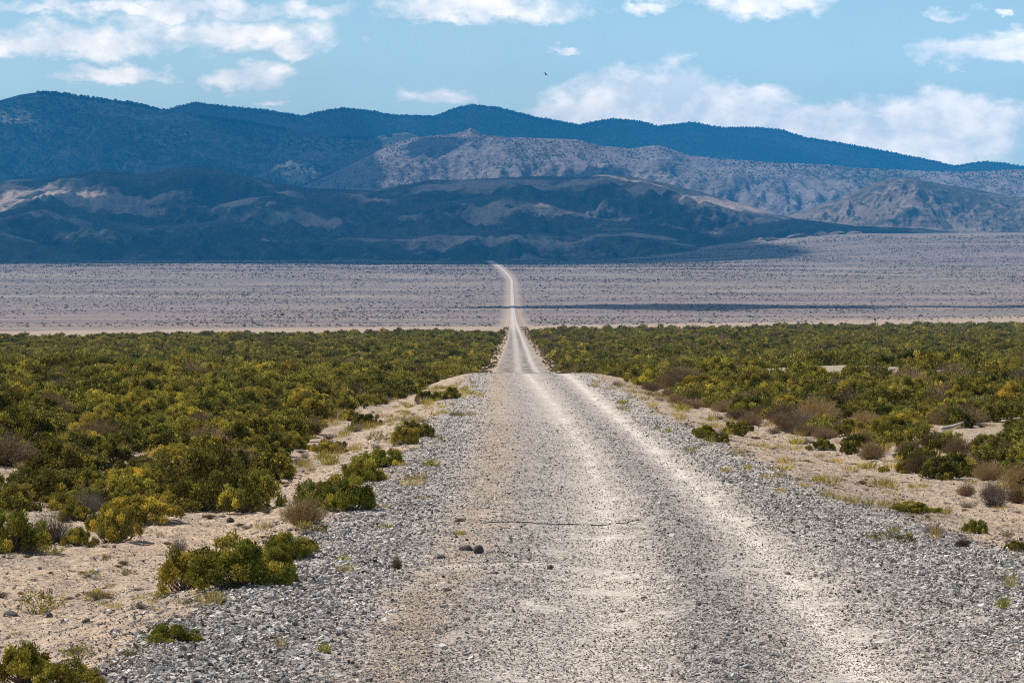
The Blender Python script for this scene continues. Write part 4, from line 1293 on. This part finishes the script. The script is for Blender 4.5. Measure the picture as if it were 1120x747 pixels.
iso = nt.n('ShaderNodeCombineXYZ'); nt.put(iso.inputs[0], PXs); nt.put(iso.inputs[1], nt.math('MULTIPLY', PYs, 1.25)); iso.inputs[2].default_value = 1.3
fine = nt.noise(iso.outputs[0], 2.6, 7, 0.62, 0.2)
wv = nt.n('ShaderNodeVectorMath', operation='MULTIPLY_ADD'); nz = nt.n('ShaderNodeTexNoise'); nt.put(nz.inputs['Vector'], iso.outputs[0]); nz.inputs['Scale'].default_value = 3.0
nt.put(wv.inputs[0], nz.outputs['Color']); wv.inputs[1].default_value = (0.35, 0.35, 0.0); nt.put(wv.inputs[2], iso.outputs[0])
vor = nt.n('ShaderNodeTexVoronoi', feature='SMOOTH_F1'); nt.put(vor.inputs['Vector'], wv.outputs[0]); vor.inputs['Scale'].default_value = 2.4; vor.inputs['Smoothness'].default_value = 0.5
puff = nt.math('SUBTRACT', 0.42, vor.outputs['Distance'])
wx = nt.math('MULTIPLY', nt.math('SUBTRACT', nt.noise(cv.outputs[0], 1.6, 5, 0.6), 0.5), 1.1)
wy = nt.math('MULTIPLY', nt.math('SUBTRACT', nt.noise(off.outputs[0], 1.9, 5, 0.6), 0.5), 0.55)
WX = nt.math('ADD', PXs, wx); WY = nt.math('ADD', PYs, wy)
CL = [(90, 52, 190, 26, 16), (235, 42, 140, 24, 18), (200, 14, 210, 15, 12), (330, 52, 40, 14, 12), (60, 12, 110, 10, 8), (520, 12, 140, 22, 14), (125, 84, 55, 12, 10), (268, 90, 58, 20, 12),
      (478, 110, 48, 12, 10), (300, 117, 26, 6, 5), (715, 110, 105, 46, 50, 1.9), (735, 98, 60, 34, 50, 1.8), (800, 116, 85, 32, 40, 1.7), (640, 126, 75, 20, 30, 1.5), (790, 112, 75, 28, 22), (655, 116, 65, 20, 16), (880, 138, 140, 30, 40, 1.5), (1010, 140, 140, 40, 50, 1.6), (1030, 120, 50, 20, 20), (930, 150, 260, 18, 30),
      (840, 10, 78, 18, 12), (715, 6, 36, 10, 9), (1062, 62, 72, 18, 12), (1105, 56, 40, 17, 12), (1030, 21, 32, 9, 7), (1092, 21, 18, 6, 5), (608, 55, 15, 5, 4)]
fld = None
for (cx, cy, rx, ru, rd, *gain) in CL:
    dx = nt.math('MULTIPLY', nt.math('SUBTRACT', WX, (cx - CX) / 100), 100 / rx)
    dy = nt.math('SUBTRACT', WY, (EYE - cy) / 100)
    dy = nt.math('MAXIMUM', nt.math('MULTIPLY', dy, 100 / ru), nt.math('MULTIPLY', dy, -100 / rd))
    q = nt.math('SUBTRACT', 1.0, nt.math('SQRT', nt.math('ADD', nt.math('MULTIPLY', dx, dx), nt.math('MULTIPLY', dy, dy))))
    if gain: q = nt.math('MULTIPLY', q, gain[0])
    fld = q if fld is None else nt.math('SMOOTH_MAX', fld, q, 0.15)
fld = nt.math('MAXIMUM', fld, -0.9)
# scattered clouds elsewhere in the sky, so that it goes on beyond the picture
nb = nt.noise(nt.vmap(g, (3, 3, 7)), 1.6, 6, 0.6)
beyond = nt.ramp(nt.math('ABSOLUTE', az), 0.2, 0.45)
beyond = nt.math('MAXIMUM', beyond, nt.ramp(el, 0.13, 0.3))
fld2 = nt.math('MULTIPLY', nt.math('SUBTRACT', nb, 0.64), 5.0)
fld = nt.math('ADD', nt.math('MULTIPLY', fld, nt.math('SUBTRACT', 1.0, beyond)), nt.math('MULTIPLY', fld2, beyond))
dens = nt.math('ADD', nt.math('MULTIPLY', fld, 0.92), nt.math('ADD', nt.math('MULTIPLY', nt.math('SUBTRACT', big, 0.5), 1.0), nt.math('ADD', nt.math('MULTIPLY', puff, 0.45), nt.math('MULTIPLY', nt.math('SUBTRACT', fine, 0.5), 0.8))))
alpha = nt.ramp(dens, -0.10, 0.50)
alpha = nt.math('POWER', alpha, 1.0)
lit = nt.math('SUBTRACT', big, big2)
shade = nt.ramp(nt.math('ADD', nt.math('MULTIPLY', lit, 2.0), nt.math('ADD', nt.math('MULTIPLY', puff, 0.9), nt.math('MULTIPLY', nt.math('SUBTRACT', fine, 0.5), 1.4))), -0.38, 0.34, 0.0, 1.0)
ccol = nt.mix(shade, C4((10.8, 11.2, 11.4)), C4((18.5, 16.6, 14.8)))
skyt = nt.mix(nt.ramp(el, 0.12, 0.4, 1.0, 0.0), sky.outputs[0], nt.mix(1.0, sky.outputs[0], C4((1.08, 1.34, 1.30)), 'MULTIPLY'))
veil = nt.math('MULTIPLY', nt.ramp(nt.math('ABSOLUTE', el), 0.02, 0.13, 0.54, 0.0), nt.ramp(big, 0.3, 0.7, 0.8, 1.1))
base = nt.mix(veil, skyt, C4((12.0, 13.8, 13.6)))
skyc = nt.mix(nt.math('MULTIPLY', alpha, 0.88), base, ccol)
bg = nt.n('ShaderNodeBackground'); nt.put(bg.inputs['Color'], skyc); bg.inputs['Strength'].default_value = 0.09
wo = nt.n('ShaderNodeOutputWorld'); nt.t.links.new(bg.outputs[0], wo.inputs[0])

# ------------------------------------------------------------------ camera and view
cam = bpy.data.cameras.new('camera'); cam.sensor_width = 36; cam.lens = F / 1120 * 36; cam.clip_start = 0.5; cam.clip_end = 60000
co = bpy.data.objects.new('camera', cam); COL.objects.link(co)
co.location = (0, 0, 0); co.rotation_euler = (PI / 2 - math.atan((373.5 - EYE) / F), 0, 0)
SC.camera = co
SC.view_settings.view_transform = 'Standard'; SC.view_settings.look = 'None'
SC.view_settings.exposure = 0.2; SC.view_settings.gamma = 1.0
SC.view_settings.use_curve_mapping = False
SC.cycles.pixel_filter_type = 'BLACKMAN_HARRIS'; SC.cycles.filter_width = 1.1
SC.cycles.use_denoising = False
SC.cycles.max_bounces = 6; SC.cycles.diffuse_bounces = 3; SC.cycles.volume_bounces = 1; SC.cycles.transparent_max_bounces = 8
